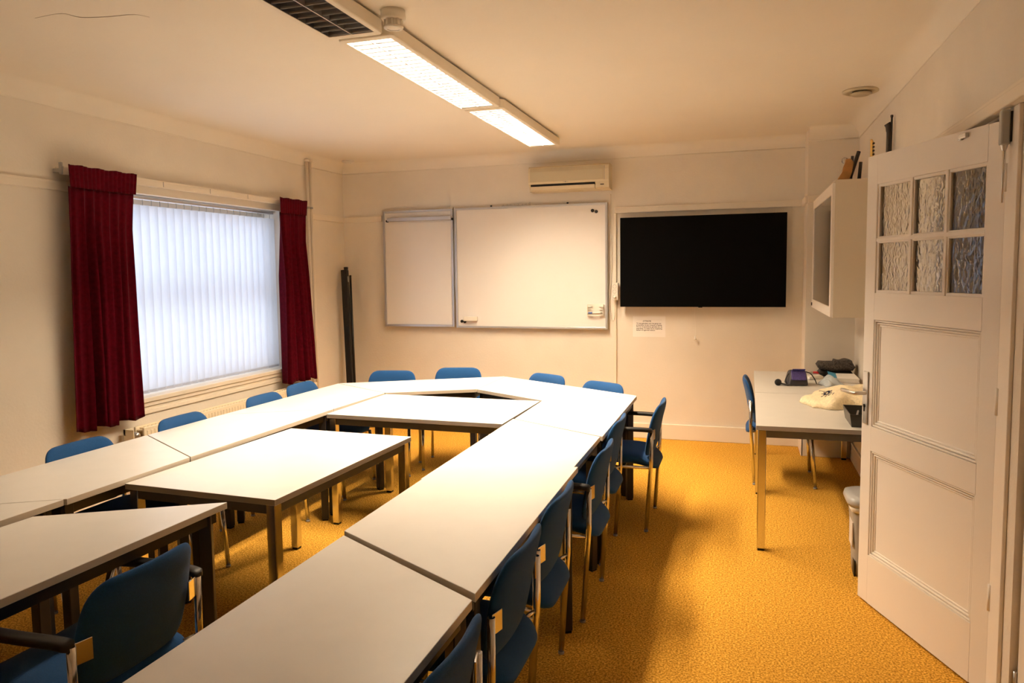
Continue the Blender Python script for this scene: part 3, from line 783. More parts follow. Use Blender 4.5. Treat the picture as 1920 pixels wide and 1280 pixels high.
for x, lb in ((-2.455, 'small black fixing knob on top of the large board, left of the hook strip'), (-1.66, 'small black fixing knob on top of the large board, right of the hook strip')):
    bm = B(); lathe(bm, [(0, 0), (0.006, 0), (0.011, 0.007), (0.009, 0.014), (0, 0.016)], 16, Matrix.Translation((x, YB - 0.03, 2.2985))); tag(obj('fixing_knob', bm, blackp), lb, 'knob', 'board fixing knobs')

# ------------------------------------------------------------------ television and wall bits
tv = thing('television', 'large black switched-off television on the back wall', 'television', (-0.3835, YB - 0.09, 1.714))
bm = B(); box(bm, -0.749, 0.749, -0.004, 0.035, -0.425, 0.425, 0.003); obj('casing', bm, tvm, tv)
bm = B(); box(bm, -0.745, 0.745, -0.0055, -0.004, -0.417, 0.421); obj('screen', bm, mat('tv_screen', (0.002, 0.002, 0.0022), 0.35, spec=0.06), tv)
bm = B(); box(bm, -0.018, 0.018, -0.004, 0.012, -0.431, -0.424, 0.002); obj('receiver', bm, blackp, tv)
bm = B(); box(bm, -0.30, 0.30, 0.035, 0.09, -0.22, 0.22); obj('wall_mount', bm, darkf, tv)

tr = thing('cable_duct', 'thin white vertical cable duct between whiteboard and television', 'cable duct', (-1.195, YB, 0))
bm = B(); box(bm, -0.013, 0.013, -0.018, 0, 0.15, 1.36, 0.002); box(bm, -0.013, 0.013, -0.018, 0, 1.50, 2.19, 0.002); obj('duct', bm, trimm, tr)
ps = thing('socket_strip', 'white three-way power strip beside the television', 'power strip', (-1.188, YB - 0.018, 1.435))
bm = B(); box(bm, -0.028, 0.028, -0.042, 0, -0.085, 0.085, 0.005); obj('casing', bm, whitep, ps)
for k in range(3):
    bm = B(); M = Matrix.Translation((-0.004, -0.042, 0.05 - k * 0.05)) @ Matrix.Rotation(PI / 2, 4, 'X')
    lathe(bm, [(0.019, 0.0), (0.019, 0.003), (0.016, 0.003), (0.015, -0.012), (0, -0.012)], 24, M)
    for sx in (-0.006, 0.006): lathe(bm, [(0.0028, -0.0118), (0.0026, -0.011), (0, -0.011)], 8, Matrix.Translation((sx - 0.004, -0.042, 0.05 - k * 0.05)) @ Matrix.Rotation(PI / 2, 4, 'X'), 1)
    obj('socket', bm, [edge, blackp], ps)
pl = thing('plug_cable', 'white plug and looping cable hanging from the power strip', 'cable', (-1.19, YB - 0.06, 1.385))
bm = B(); lathe(bm, [(0, 0.022), (0.012, 0.02), (0.016, 0.006), (0.0155, -0.002), (0, -0.002)], 18, Matrix.Rotation(PI / 2, 4, 'X')); obj('plug', bm, whitep, pl)
bm = B(); tube(bm, smooth_path([(0, -0.018, -0.002), (0.004, -0.022, -0.06), (-0.004, 0.03, -0.16), (-0.022, 0.04, -0.235), (-0.045, 0.042, -0.20), (-0.062, 0.044, -0.08), (-0.05, 0.046, 0.15), (-0.038, 0.048, 0.38), (-0.046, 0.05, 0.62), (-0.046, 0.05, 0.99)], 8), 0.0032, 7); obj('cord', bm, trimm, pl)
pc = thing('pull_cord', 'thin white pull cord hanging below the television', 'pull cord', (-0.431, YB - 0.03, 0))
bm = B(); tube(bm, smooth_path([(-0.004, 0, 1.32), (-0.007, 0, 1.2), (0.0, 0, 1.08), (-0.001, 0, 1.01)], 5), 0.0022, 6); obj('cord', bm, whitep, pc)
bm = B(); lathe(bm, [(0, 1.015), (0.005, 1.012), (0.008, 0.99), (0.012, 0.982), (0.010, 0.974), (0, 0.972)], 16); obj('toggle', bm, whitep, pc)

# notice
nt_ = thing('paper_notice', 'white paper notice with typed lines below the television', 'notice', (-0.868, YB, 1.094))
bm = B(); box(bm, -0.156, 0.156, -0.0012, 0, -0.1, 0.1); obj('sheet', bm, paper, nt_)
LINES = [('ATTENTIE', 0.047, 0.0175, 'C', True), ('TV niet gebruiken voor het geven van', 0.026, 0.0155, 'L', False), ('presentaties via een computer of laptop.', 0.0095, 0.0155, 'L', False),
         ('Hiervoor de beamerkamer gebruiken t.b.v. de', -0.0075, 0.0155, 'L', False), ('bespreking. Te maken bij de vergadering', -0.0245, 0.0155, 'L', False), ('Beheer en algemeen bestuur.', -0.0405, 0.0155, 'L', False)]
def text_mesh(name, s, size, align, mats, parent, loc, rot, maxw=None, bold=0.0):
    cu = bpy.data.curves.new(name, 'FONT'); cu.body = s; cu.size = size; cu.align_x = 'CENTER' if align == 'C' else 'LEFT'; cu.extrude = 0.0003; cu.offset = bold
    tmp = bpy.data.objects.new(name + '_tmp', cu); COL.objects.link(tmp)
    dg = bpy.context.evaluated_depsgraph_get(); dg.update()
    me = bpy.data.meshes.new_from_object(tmp.evaluated_get(dg)); bpy.data.objects.remove(tmp); bpy.data.curves.remove(cu)
    if maxw:
        xs = [v.co.x for v in me.vertices]; wd = max(xs) - min(xs)
        if wd > maxw:
            for v in me.vertices: v.co.x *= maxw / wd
    me.materials.clear(); me.materials.append(mats)
    o = bpy.data.objects.new(name, me); COL.objects.link(o); o.parent = parent; o.location = loc; o.rotation_euler = rot
    return o
for s, z, sz, al, bd in LINES:
    text_mesh('text_line', s, sz, al, ink, nt_, (-0.02 if al == 'C' else -0.122, -0.0015, z), (PI / 2, 0, 0), 0.246, 0.00035)
bm = B(); box(bm, -0.115, 0.12, -0.0016, -0.0012, 0.066, 0.0672); box(bm, -0.12, 0.12, -0.0016, -0.0012, -0.0595, -0.0587); obj('rule', bm, edge, nt_)

# black folded projection screen case leaning in the corner
bs = thing('screen_case', 'tall black projection screen case leaning in the back left corner', 'projection screen')
d0 = Vector((-3.985, 6.90, 0.0)); d1 = Vector((-4.085, 7.00, 1.71))
ax = (d1 - d0).normalized(); Lc = (d1 - d0).length
sx = Vector((1, 0.15, 0)); sx = (sx - ax * sx.dot(ax)).normalized(); sy = ax.cross(sx)
Mc = Matrix((( sx.x, sy.x, ax.x, d0.x), (sx.y, sy.y, ax.y, d0.y), (sx.z, sy.z, ax.z, d0.z + 0.002), (0, 0, 0, 1)))
bm = B(); box(bm, -0.042, 0.022, -0.035, 0.035, 0.012, Lc - 0.03, 0.006, 2, Mc); obj('case', bm, blackp, bs)
bm = B(); box(bm, -0.012, 0.024, -0.02, 0.02, Lc - 0.03, Lc, 0.003, 2, Mc); obj('end_cap', bm, greyp if False else darkf, bs)
bm = B(); tube(bm, [Mc @ Vector((0.052, -0.005, Lc - 0.09)), Mc @ Vector((0.036, -0.005, 0.02))], 0.012, 10); obj('support_pole', bm, blackp, bs)
bm = B(); box(bm, 0.02, 0.032, -0.012, 0.012, Lc - 0.16, Lc - 0.10, 0.002, 1, Mc); obj('clip', bm, greyp, bs)

# ------------------------------------------------------------------ door
du = Vector((0.892 - 0.557, 3.07 - 3.88)).normalized()
rz = math.atan2(du.y, du.x)
# local x runs from free edge to hinge, local -y faces the room/camera side
dr = thing('door_1', 'white open door with six textured glass panes', 'door', (0.557, 3.88, 0), rz, kind='structure')
DW, DH, TH = 0.876, 2.158, 0.038
# local y: away from the camera is +y (left normal of direction)
gx0, gx1, gz0, gz1 = 0.082, 0.782, 1.517, 2.022
bm = B(); zb = 0.012
box(bm, 0, gx0, 0, TH, zb, DH, 0.003); box(bm, gx1, DW, 0, TH, zb, DH, 0.003)
box(bm, gx0, gx1, 0, TH, gz1, DH, 0.0); box(bm, gx0, gx1, 0, TH, 1.391, gz0, 0.0)
box(bm, gx0, gx1, 0, TH, 0.762, 0.88, 0.0); box(bm, gx0, gx1, 0, TH, zb, 0.25, 0.0)
obj('stiles_and_rails', bm, doorm, dr)
for a, b in ((0.88, 1.391), (0.25, 0.762)):
    bm = B(); box(bm, gx0, gx1, 0.0165, TH - 0.012, a, b)
    for o_, h_ in ((0.002, 0.003), (0.0135, 0.0075), (0.025, 0.0125)):
        for x0, x1, c, d in ((gx0 + o_, gx0 + o_ + 0.008, a + o_, b - o_), (gx1 - o_ - 0.008, gx1 - o_, a + o_, b - o_), (gx0 + o_, gx1 - o_, a + o_, a + o_ + 0.008), (gx0 + o_, gx1 - o_, b - o_ - 0.008, b - o_)):
            box(bm, x0, x1, h_, TH - 0.012, c, d, 0.003, 2)
    obj('panel', bm, doorm, dr)
mx_ = [gx0, 0.333, 0.560, gx1]; mz = [gz0, 1.764, gz1]
bm = B()
for x in mx_[1:3]:
    box(bm, x - 0.016, x + 0.016, 0.006, TH - 0.004, gz0, gz1, 0.004)
    box(bm, x - 0.009, x + 0.009, 0.001, TH, gz0, gz1, 0.003)
box(bm, gx0, gx1, 0.006, TH - 0.004, mz[1] - 0.016, mz[1] + 0.016, 0.004); box(bm, gx0, gx1, 0.001, TH, mz[1] - 0.009, mz[1] + 0.009, 0.003)
for x0, x1, c, d in ((gx0 - 0.002, gx0 + 0.014, gz0, gz1), (gx1 - 0.014, gx1 + 0.002, gz0, gz1), (gx0, gx1, gz0 - 0.002, gz0 + 0.014), (gx0, gx1, gz1 - 0.014, gz1 + 0.002)):
    box(bm, x0, x1, 0.006, TH - 0.006, c, d, 0.004)
obj('glazing_bars', bm, doorm, dr)
for i in range(3):
    for j in range(2):
        bm = B(); box(bm, mx_[i] + 0.002, mx_[i + 1] - 0.002, 0.017, 0.021, mz[j] + 0.002, mz[j + 1] - 0.002); obj('glass_pane', bm, figglass, dr)
bm = B(); box(bm, 0.018, 0.056, -0.008, 0, 0.885, 1.140, 0.004); hp = obj('handle_plate', bm, steelp, dr)
bm = B()
tube(bm, smooth_path([(0.04, -0.004, 1.035), (0.04, -0.045, 1.035), (0.028, -0.058, 1.034), (-0.03, -0.060, 1.034), (-0.085, -0.054, 1.032)], 5), 0.0095, 12); obj('door_handle', bm, steelp, dr)
bm = B(); lathe(bm, [(0, 0), (0.0085, 0), (0.0085, 0.003), (0, 0.003)], 18, Matrix.Translation((0.034, -0.008, 0.972)) @ Matrix.Rotation(PI / 2, 4, 'X')); box(bm, 0.030, 0.038, -0.0105, -0.008, 0.945, 0.968, 0.001); obj('keyhole', bm, blackp, hp)
for z in (0.40, 1.14, 1.95):
    bm = B(); tube(bm, [(DW + 0.006, -0.004, z - 0.05), (DW + 0.006, -0.004, z + 0.05)], 0.007, 10); obj('hinge', bm, doorm, dr)
bm = B(); box(bm, 0.64, 0.68, -0.016, 0, 2.128, 2.146, 0.003); box(bm, 0.632, 0.65, -0.012, 0, 2.124, 2.131, 0.002); obj('catch', bm, steelp, dr)

# door closer on the frame
dc = thing('door_closer', 'grey spring door closer with slim rod above the open door hinge', 'door closer', (0.872, 3.035, 0))
bm = B(); box(bm, -0.015, 0.015, -0.018, 0.018, 2.06, 2.183, 0.008, 3); obj('body', bm, greyp, dc)
bm = B(); tube(bm, [(0.0, 0, 2.07), (0.0, 0, 1.86)], [0.006, 0.003], 10); lathe(bm, [(0.013, 2.062), (0.008, 2.045), (0.005, 2.04)], 16); obj('rod', bm, steelp, dc)
bm = B(); box(bm, 0.012, 0.0185, -0.02, 0.014, 2.07, 2.175, 0.001); obj('mount', bm, darkf, dc)
# ------------------------------------------------------------------ wall cabinet
cb = thing('wall_cabinet', 'cream wall cabinet with glass front behind the open door', 'cabinet', (XR, 5.21, 1.31))
CX, CYL, CH = 0.345, 1.37, 0.895
bm = B()
box(bm, -CX, 0, 0, 0.018, 0, CH, 0.0015); box(bm, -CX, 0, CYL - 0.018, CYL, 0, CH, 0.0015)
box(bm, -CX, 0, 0.018, CYL - 0.018, 0, 0.018); box(bm, -CX, 0, 0.018, CYL - 0.018, CH - 0.018, CH); box(bm, -0.012, 0, 0.018, CYL - 0.018, 0.018, CH - 0.018)
box(bm, -CX + 0.05, -0.012, 0.018, CYL - 0.018, CH * 0.5, CH * 0.5 + 0.016)
obj('carcass', bm, mat('cabinet_cream', (0.66, 0.58, 0.46), 0.5), cb)
bm = B()
f = 0.07
box(bm, -CX - 0.018, -CX, 0.004, f, 0.004, CH - 0.02, 0.002); box(bm, -CX - 0.018, -CX, CYL - f, CYL - 0.004, 0.004, CH - 0.02, 0.002)
box(bm, -CX - 0.018, -CX, f, CYL - f, 0.004, f, 0.002); box(bm, -CX - 0.018, -CX, f, CYL - f, CH - f - 0.02, CH - 0.02, 0.002)
cd = obj('door', bm, doorm, cb)
bm = B(); box(bm, -CX - 0.012, -CX - 0.008, f, CYL - f, f, CH - f - 0.02); obj('glass', bm, mat('smoked_glass', (0.05, 0.045, 0.04), 0.10, spec=0.4), cd)
bm = B(); box(bm, -CX - 0.024, -CX - 0.018, CYL - 0.06, CYL - 0.02, 0.02, 0.045, 0.001); obj('lock', bm, darkf, cd)

# things on the cabinet (top z = 2.205)
ZT = 1.31 + CH
bm = B()
prof = [(0.0, 0.0), (0.075, 0.0), (0.088, 0.05), (0.098, 0.11), (0.078, 0.135), (0.048, 0.132), (0.046, 0.085), (0.03, 0.05)]
t_ = bmesh.new(); a = [t_.verts.new((x, 0, z)) for x, z in prof]; b = [t_.verts.new((x, 0.05, z)) for x, z in prof]
t_.faces.new(a); t_.faces.new(b[::-1])
for i in range(len(prof)): t_.faces.new([a[i], a[(i + 1) % len(prof)], b[(i + 1) % len(prof)], b[i]])
bmesh.ops.bevel(t_, geom=list(t_.edges), offset=0.006, segments=2, profile=0.5, affect='EDGES')
merge(bm, t_, Matrix.Translation((0.572, 5.24, ZT + 0.001)))
tag(obj('wooden_block', bm, wood), 'curved brown wooden block at the front corner of the cabinet top', 'block')
def stick(label, p0, p1, r0, r1, m, name='wooden_rod', cat='rod', group='dark rods on the cabinet'):
    bm = B(); p0 = Vector(p0); p1 = Vector(p1)
    tube(bm, [p0, p0.lerp(p1, 0.5), p1], [r0, (r0 + r1) / 2, r1], 12); o = obj(name, bm, m); tag(o, label, cat, group); return o
stick('thick black rod leaning to the right on the cabinet top', (0.655, 5.30, ZT + 0.012), (0.705, 5.30, ZT + 0.185), 0.012, 0.012, dwood)
stick('shorter black rod standing upright beside the door edge on the cabinet', (0.713, 5.33, ZT), (0.722, 5.33, ZT + 0.12), 0.011, 0.011, dwood)
stick('thin black rod behind the leaning thick rod on the cabinet', (0.668, 5.36, ZT), (0.675, 5.36, ZT + 0.165), 0.009, 0.009, dwood)
gk = thing('glass_stopper', 'clear round glass knob on a stem above the wooden block', 'glass knob', (0.637, 5.42, ZT))
bm = B(); lathe(bm, [(0, 0), (0.022, 0), (0.022, 0.006), (0.006, 0.012), (0.005, 0.125), (0, 0.125)], 16); obj('stem', bm, steelp, gk)
bm = B(); bmesh.ops.create_icosphere(bm, subdivisions=2, radius=0.022, matrix=Matrix.Translation((0, 0, 0.146))); obj('knob', bm, mat('cut_glass', (0.95, 0.95, 0.95), 0.02, trans=0.9), gk)
fl = thing('brass_instrument', 'short brass pipe standing behind the top edge of the door', 'brass pipe', (0.808, 5.48, ZT))
bm = B(); tube(bm, [(0, 0, 0), (0.003, 0, 0.14), (0.0, 0, 0.265), (-0.005, 0, 0.285)], [0.013, 0.013, 0.011, 0.006], 14); obj('tube', bm, brass, fl)
for k in range(5):
    bm = B(); lathe(bm, [(0, 0), (0.007, 0), (0.007, 0.006), (0, 0.007)], 12, Matrix.Translation((0.008, -0.010, 0.16 + k * 0.024)) @ Matrix.Rotation(PI / 2, 4, 'X')); obj('key', bm, dwood, fl)
rc = thing('black_flute', 'tall black flared pipe leaning on the right wall above the door', 'pipe', (0.868, 5.27, ZT))
bm = B(); tube(bm, smooth_path([(0.0, 0, 0), (0.004, 0, 0.24), (0.003, 0, 0.30), (-0.002, 0, 0.335), (-0.006, 0, 0.345)], 3), [0.013] * 3 + [0.0135] * 3 + [0.016] * 3 + [0.02] * 3 + [0.022], 16); obj('flared_pipe', bm, dwood, rc)
bm = B(); tube(bm, [(0.016, 0, 0.0), (0.020, 0, 0.28), (0.020, 0, 0.385)], 0.006, 10); lathe(bm, [(0, 0.381), (0.009, 0.383), (0.009, 0.397), (0, 0.40)], 12, Matrix.Translation((0.020, 0, 0))); obj('thin_rod', bm, dwood, rc)

# ------------------------------------------------------------------ things on the side desks
ZD = 0.7405
pu = thing('headset_pouch', 'black and purple pouch on the farther side desk', 'pouch', (0.395, 6.02, ZD), math.radians(8))
bm = B()
t_ = bmesh.new(); bmesh.ops.create_cube(t_, size=1)
for v in t_.verts:
    top = v.co.z > 0
    v.co = Vector((v.co.x * (0.155 if not top else 0.115) + (0.01 if top else 0), v.co.y * (0.17 if not top else 0.12) + (0.02 if top else 0), 0.0 if not top else 0.108))
bmesh.ops.bevel(t_, geom=list(t_.edges), offset=0.018, segments=3, profile=0.5, affect='EDGES'); merge(bm, t_)
for f in bm.faces: f.smooth = True
obj('body', bm, mat('pouch_black', (0.022, 0.02, 0.025), 0.6), pu)
bm = B(); M = Matrix.Translation((0.005, -0.062, 0.068)) @ Matrix.Rotation(math.radians(-28), 4, 'X')
box(bm, -0.05, 0.055, -0.006, 0.008, -0.026, 0.05, 0.005, 2, M); box(bm, -0.045, 0.05, -0.03, 0.05, 0.048, 0.056, 0.004, 2, M); obj('purple_flap', bm, purple, pu)
bm = B(); tube(bm, smooth_path([(0.05, 0.0, 0.105), (0.10, -0.01, 0.09), (0.13, -0.02, 0.05), (0.145, -0.03, 0.012)], 6), 0.004, 7); tube(bm, smooth_path([(-0.06, -0.03, 0.09), (-0.085, -0.05, 0.05), (-0.08, -0.06, 0.012)], 6), 0.004, 7); obj('strap', bm, blackp, pu)
mc = thing('headset_microphone', 'small black foam microphone lying left of the pouch', 'microphone', (0.262, 5.95, ZD))
bm = B(); bmesh.ops.create_icosphere(bm, subdivisions=3, radius=0.026, matrix=Matrix.Translation((0, 0, 0.024)))
for f in bm.faces: f.smooth = True
obj('foam_head', bm, mat('foam_black', (0.012, 0.012, 0.012), 0.95, bump=0.5, bscale=300), mc)
bm = B(); tube(bm, smooth_path([(0.02, 0, 0.016), (0.045, -0.012, 0.012), (0.075, -0.03, 0.009)], 5), 0.007, 8); obj('boom', bm, blackp, mc)
bm = B(); M = Matrix.Translation((0.555, 6.36, ZD)) @ Matrix.Rotation(math.radians(40), 4, 'Z')
box(bm, -0.075, 0.075, -0.028, 0.028, 0, 0.024, 0.008, 2, M); box(bm, -0.05, 0.06, -0.022, 0.022, 0.024, 0.030, 0.003, 1, M)
tag(obj('remote_control', bm, whitep), 'cream handheld remote between pouch and plastic bag', 'remote control')
mk = thing('red_marker', 'white marker with red cap lying behind the pouch', 'marker', (0.54, 6.70, ZD + 0.009), math.radians(-6))
bm = B(); tube(bm, [(-0.08, 0, 0), (0.035, 0, 0)], 0.009, 12); obj('barrel', bm, whitep, mk)
bm = B(); tube(bm, [(0.035, 0, 0), (0.095, 0, 0)], [0.0105, 0.009], 12); obj('cap', bm, redp, mk)
# crumpled plastic bag
def crumple(bm, poly_w, poly_d, h, seed, N=22, edge_pow=2.2, amp=0.35, fn=None):
    rnd = random.Random(seed); ph = [(rnd.uniform(3, 11), rnd.uniform(3, 11), rnd.uniform(0, 6.3)) for _ in range(7)]
    g = []
    for i in range(N + 1):
        row = []
        for j in range(N + 1):
            u, v = -1 + 2 * i / N, -1 + 2 * j / N
            e = max(0, 1 - abs(u) ** edge_pow) * max(0, 1 - abs(v) ** edge_pow)
            n = sum(math.sin(a * u + b * v + c) for a, b, c in ph) / 7
            r = 1 + 0.12 * math.sin(5 * math.atan2(v, u) + ph[0][2])
            x, y = u * poly_w / 2 * r, v * poly_d / 2 * r
            z = h * e ** 0.6 * (0.75 + amp * n) + 0.002
            if fn: x, y, z = fn(u, v, x, y, z)
            row.append(bm.verts.new((x, y, max(z, 0.001))))
        g.append(row)
    for a, b in zip(g, g[1:]):
        for j in range(N):
            f = bm.faces.new([a[j], a[j + 1], b[j + 1], b[j]]); f.smooth = True
    # closed underside
    rim = [g[i][0] for i in range(N + 1)] + [g[N][j] for j in range(1, N + 1)] + [g[i][N] for i in range(N - 1, -1, -1)] + [g[0][j] for j in range(N - 1, 0, -1)]
    low = [bm.verts.new((v.co.x * 0.98, v.co.y * 0.98, 0.0)) for v in rim]
    for k in range(len(rim)):
        k2 = (k + 1) % len(rim); bm.faces.new([rim[k], rim[k2], low[k2], low[k]])
    bm.faces.new(low[::-1])
pb = thing('plastic_bag', 'crumpled clear plastic bag with a blue print on the farther desk', 'plastic bag', (0.645, 6.06, ZD), math.radians(12))
bm = B(); crumple(bm, 0.15, 0.20, 0.075, 5, 20, 2.0, 0.6); obj('bag', bm, bagcl, pb)
bm = B(); M = Matrix.Translation((0.025, 0.05, 0.052)) @ Matrix.Rotation(math.radians(40), 4, 'X') @ Matrix.Rotation(math.radians(20), 4, 'Y')
box(bm, -0.035, 0.035, -0.04, 0.04, 0.012, 0.016, 0.001, 1, M); obj('printed_patch', bm, bluep, pb)
bm = B()
for k in range(9):
    a = random.uniform(-0.006, 0.006); box(bm, -0.095 + a, 0.095 + a, -0.15, 0.15, 0.004 * k, 0.004 * k + 0.0036, 0, 1, Matrix.Rotation(random.uniform(-0.05, 0.05), 4, 'Z'))
o = tag(obj('paper_stack', bm, paper), 'stack of white paper beside the door edge on the farther desk', 'paper'); o.location = (0.768, 6.325, ZD + 0.0005)
for_b = None
dk = thing('speckled_bag', 'folded black speckled cloth bag at the back of the farther desk', 'bag', (0.735, 6.60, ZD))
def wavy_slab(bm, w, d, z0, z1, seed, dx=0, dy=0):
    rnd = random.Random(seed); N = 16; p1, p2, p3 = [rnd.uniform(0, 6) for _ in range(3)]
    top = []; bot = []
    for i in range(N + 1):
        rt, rb = [], []
        for j in range(7):
            u, v = i / N, j / 6
            x = -w / 2 + w * u + dx; y = -d / 2 + d * v + dy
            e = (1 - (2 * u - 1) ** 14) * (1 - (2 * v - 1) ** 10)
            s = 0.004 * math.sin(7 * u + p1) + 0.003 * math.sin(11 * u + 4 * v + p2)
            zm = (z0 + z1) / 2
            rt.append(bm.verts.new((x, y, zm + (z1 - zm) * e ** 0.5 + s))); rb.append(bm.verts.new((x, y, zm - (zm - z0) * e ** 0.5 + (s if z0 > 0.02 else 0))))
        top.append(rt); bot.append(rb)
    for i in range(N):
        for j in range(6):
            f = bm.faces.new([top[i][j], top[i + 1][j], top[i + 1][j + 1], top[i][j + 1]]); f.smooth = True
            f = bm.faces.new([bot[i][j], bot[i][j + 1], bot[i + 1][j + 1], bot[i + 1][j]]); f.smooth = True
    bmesh.ops.remove_doubles(bm, verts=bm.verts, dist=1e-4)
bm = B(); wavy_slab(bm, 0.26, 0.22, 0.0, 0.05, 4, 0.0); obj('lower_fold', bm, mat('bag_black', (0.015, 0.013, 0.012), 0.6), dk)
bm = B(); wavy_slab(bm, 0.29, 0.24, 0.05, 0.115, 8, 0.0); obj('upper_fold', bm, speck, dk)
bm = B(); wavy_slab(bm, 0.15, 0.20, 0.075, 0.135, 12, 0.055); obj('top_roll', bm, speck, dk)
# cream cloth with embroidery
cc = thing('cream_cloth', 'crumpled cream woven cloth with dark embroidered motif on the nearer desk', 'cloth', (0.618, 5.28, ZD), math.radians(-6))
bm = B()
def cf(u, v, x, y, z):
    lift = 0.5 + 0.5 * min(1, max(0, (u + 0.65) / 0.7))
    return x - 0.05 * (1 - abs(v)) * (1 if u < -0.5 else 0), y + 0.10 * u * 0.3, z * lift
crumple(bm, 0.36, 0.56, 0.125, 21, 30, 6.0, 0.18, cf); obj('folded_cloth', bm, linen, cc)
bm = B(); rnd = random.Random(2)
def cloth_z(u, v):
    return 0
deps = None
emb = B()
# embroidered marks follow the cloth: sample the cloth mesh top
from mathutils.bvhtree import BVHTree
me_c = cc.children[0].data
bvh = BVHTree.FromPolygons([v.co.copy() for v in me_c.vertices], [list(p.vertices) for p in me_c.polygons])
def on_cloth(x, y):
    h = bvh.ray_cast(Vector((x, y, 0.5)), Vector((0, 0, -1)))
    return h[0] if h[0] else None
def stroke(bm, x0, y0, x1, y1, r=0.0022):
    pts = []
    for k in range(5):
        q = on_cloth(x0 + (x1 - x0) * k / 4, y0 + (y1 - y0) * k / 4)
        if q: pts.append(q + Vector((0, 0, 0.001)))
    if len(pts) > 1: tube(bm, pts, r, 5)
cxm, cym = -0.075, -0.06
for k in range(14):
    a = 2 * PI * k / 14; r1 = 0.022 + 0.012 * (k % 2); stroke(bm, cxm + 0.008 * math.cos(a), cym + 0.014 * math.sin(a), cxm + r1 * math.cos(a), cym + 1.7 * r1 * math.sin(a), 0.0026)
for k in range(7):
    stroke(bm, -0.125 + k * 0.011, 0.10 - k * 0.022, -0.112 + k * 0.011, 0.075 - k * 0.022)
for k in range(4): stroke(bm, -0.11 + 0.022 * k, -0.145 - 0.01 * (k % 2), -0.098 + 0.022 * k, -0.125)
obj('embroidery', bm, mat('navy_thread', (0.015, 0.018, 0.05), 0.8), cc)
# black open box
bx = thing('black_tray', 'small black open box at the near edge of the nearer desk', 'box', (0.640, 4.60, ZD))
bm = B()
def ring_pts(w, d, z): return [(-w / 2, -d / 2, z), (w / 2, -d / 2, z), (w / 2, d / 2, z), (-w / 2, d / 2, z)]
rs = [[bm.verts.new(p) for p in ring_pts(w_, d_, z_)] for w_, d_, z_ in ((0.10, 0.28, 0.0), (0.125, 0.32, 0.075), (0.117, 0.312, 0.075), (0.094, 0.27, 0.006))]
bm.faces.new(rs[0][::-1]); bm.faces.new(rs[3])
for a, b in zip(rs, rs[1:]):
    for k in range(4): bm.faces.new([a[k], a[(k + 1) % 4], b[(k + 1) % 4], b[k]])
obj('box_shell', bm, mat('box_black', (0.03, 0.027, 0.02), 0.3), bx)
bm = B(); tube(bm, [(-0.02, -0.05, 0.012), (0.015, 0.10, 0.05)], 0.006, 8); tag(obj('pen', bm, alu, None), 'silver pen lying in the black open box', 'pen')
bpy.data.objects['pen'].location = (0.640, 4.60, ZD)

# waste bin
bn = thing('waste_bin', 'grey pedal waste bin half hidden behind the open door', 'bin', (0.690, 4.235, 0), math.radians(0))
bm = B()
def rr(w_, d_, z_, r_=0.05):
    return [bm.verts.new((x, y, z_)) for x, y in rrect([(-w_ / 2, -d_ / 2), (w_ / 2, -d_ / 2), (w_ / 2, d_ / 2), (-w_ / 2, d_ / 2)], r_, 5)]
def loft(bm, rings, cap0=True, cap1=True):
    n = len(rings[0])
    for a, b in zip(rings, rings[1:]):
        for k in range(n):
            f = bm.faces.new([a[k], a[(k + 1) % n], b[(k + 1) % n], b[k]]); f.smooth = True
    if cap0: bm.faces.new(rings[0][::-1])
    if cap1: bm.faces.new(rings[-1])
loft(bm, [rr(0.22, 0.20, 0.0), rr(0.225, 0.205, 0.08), rr(0.255, 0.235, 0.36), rr(0.258, 0.238, 0.38)])
obj('body', bm, greyp, bn)
bm = B(); loft(bm, [rr(0.265, 0.245, 0.352), rr(0.285, 0.265, 0.372), rr(0.27, 0.25, 0.39)], False, False); obj('bag_rim', bm, whitep, bn)
bm = B(); loft(bm, [rr(0.30, 0.275, 0.385, 0.08), rr(0.312, 0.285, 0.40, 0.08), rr(0.30, 0.275, 0.425, 0.08), rr(0.25, 0.225, 0.437, 0.07), rr(0.22, 0.20, 0.434, 0.06)]); obj('lid', bm, mat('bin_lid', (0.42, 0.41, 0.40), 0.4), bn)
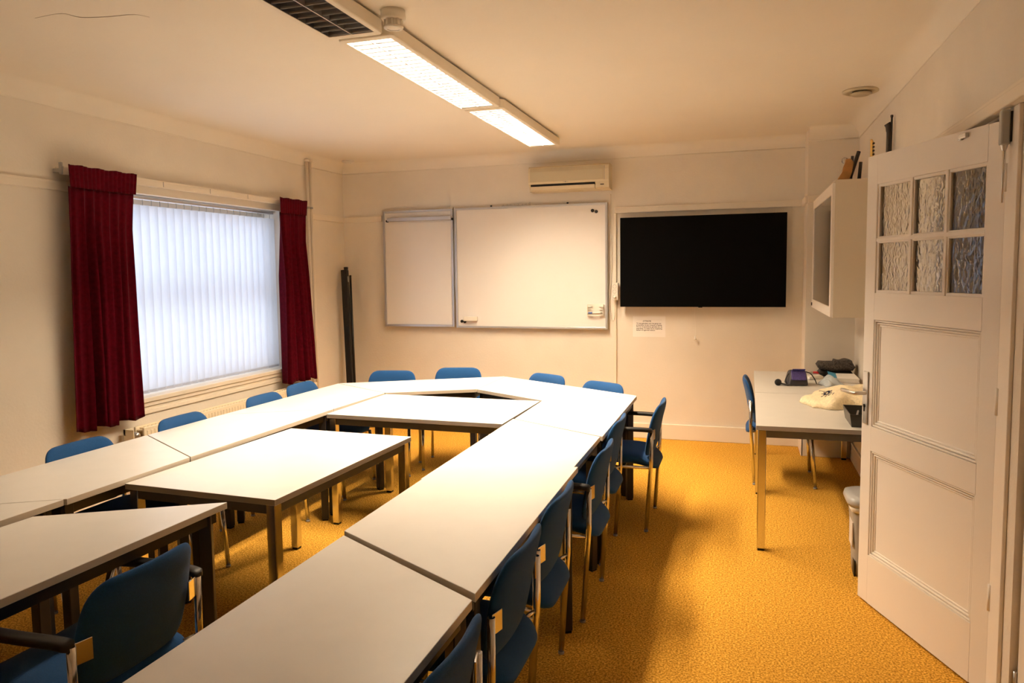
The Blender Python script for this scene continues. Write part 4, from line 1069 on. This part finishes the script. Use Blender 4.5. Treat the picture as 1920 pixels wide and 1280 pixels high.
bm = B(); box(bm, -0.06, 0.06, -0.125, -0.098, 0.005, 0.03, 0.004); obj('pedal', bm, blackp, bn)
bm = B(); box(bm, -0.127, -0.121, -0.085, 0.02, 0.16, 0.29, 0.0, 1, Matrix.Rotation(0.0, 4, 'Y')); obj('label', bm, orange, bn)
bm = B(); box(bm, -0.1135, -0.108, -0.09, -0.03, 0.0, 0.085, 0.001); obj('foot_recess', bm, blackp, bn)

# ------------------------------------------------------------------ light
wd = bpy.data.worlds.new('World'); scn.world = wd; wd.use_nodes = True
bg = wd.node_tree.nodes['Background']; bg.inputs[0].default_value = (0.72, 0.80, 1.0, 1); bg.inputs[1].default_value = 3.05

# ------------------------------------------------------------------ camera
cam = bpy.data.cameras.new('Camera'); co = bpy.data.objects.new('Camera', cam); COL.objects.link(co)
f_, cy_, yaw, pitch, roll, h_ = 1373.69, 618.70, -0.3065103, -0.0790158, 0.0128801, 1.63637
cyw, syw, cp, spt = math.cos(yaw), math.sin(yaw), math.cos(pitch), math.sin(pitch)
fwd = Vector((syw * cp, cyw * cp, spt)); right = Vector((cyw, -syw, 0)); down = fwd.cross(right)
r2 = right * math.cos(roll) + down * math.sin(roll); d2 = -right * math.sin(roll) + down * math.cos(roll)
up = -d2; bk = -fwd
co.matrix_world = Matrix(((r2.x, up.x, bk.x, 0), (r2.y, up.y, bk.y, 0), (r2.z, up.z, bk.z, h_), (0, 0, 0, 1)))
cam.sensor_fit = 'HORIZONTAL'; cam.sensor_width = 36; cam.lens = f_ / 1920 * 36; cam.shift_y = -(640 - cy_) / 1920
cam.clip_start = 0.05
scn.camera = co
scn.view_settings.view_transform = 'Standard'; scn.view_settings.look = 'None'; scn.view_settings.gamma = 1; scn.view_settings.exposure = 0
scn.view_settings.use_curve_mapping = False
scn.cycles.use_denoising = True
scn.cycles.max_bounces = 10; scn.cycles.diffuse_bounces = 6; scn.cycles.transparent_max_bounces = 12
scn.cycles.caustics_reflective = False; scn.cycles.caustics_refractive = False
scn.cycles.sample_clamp_indirect = 8
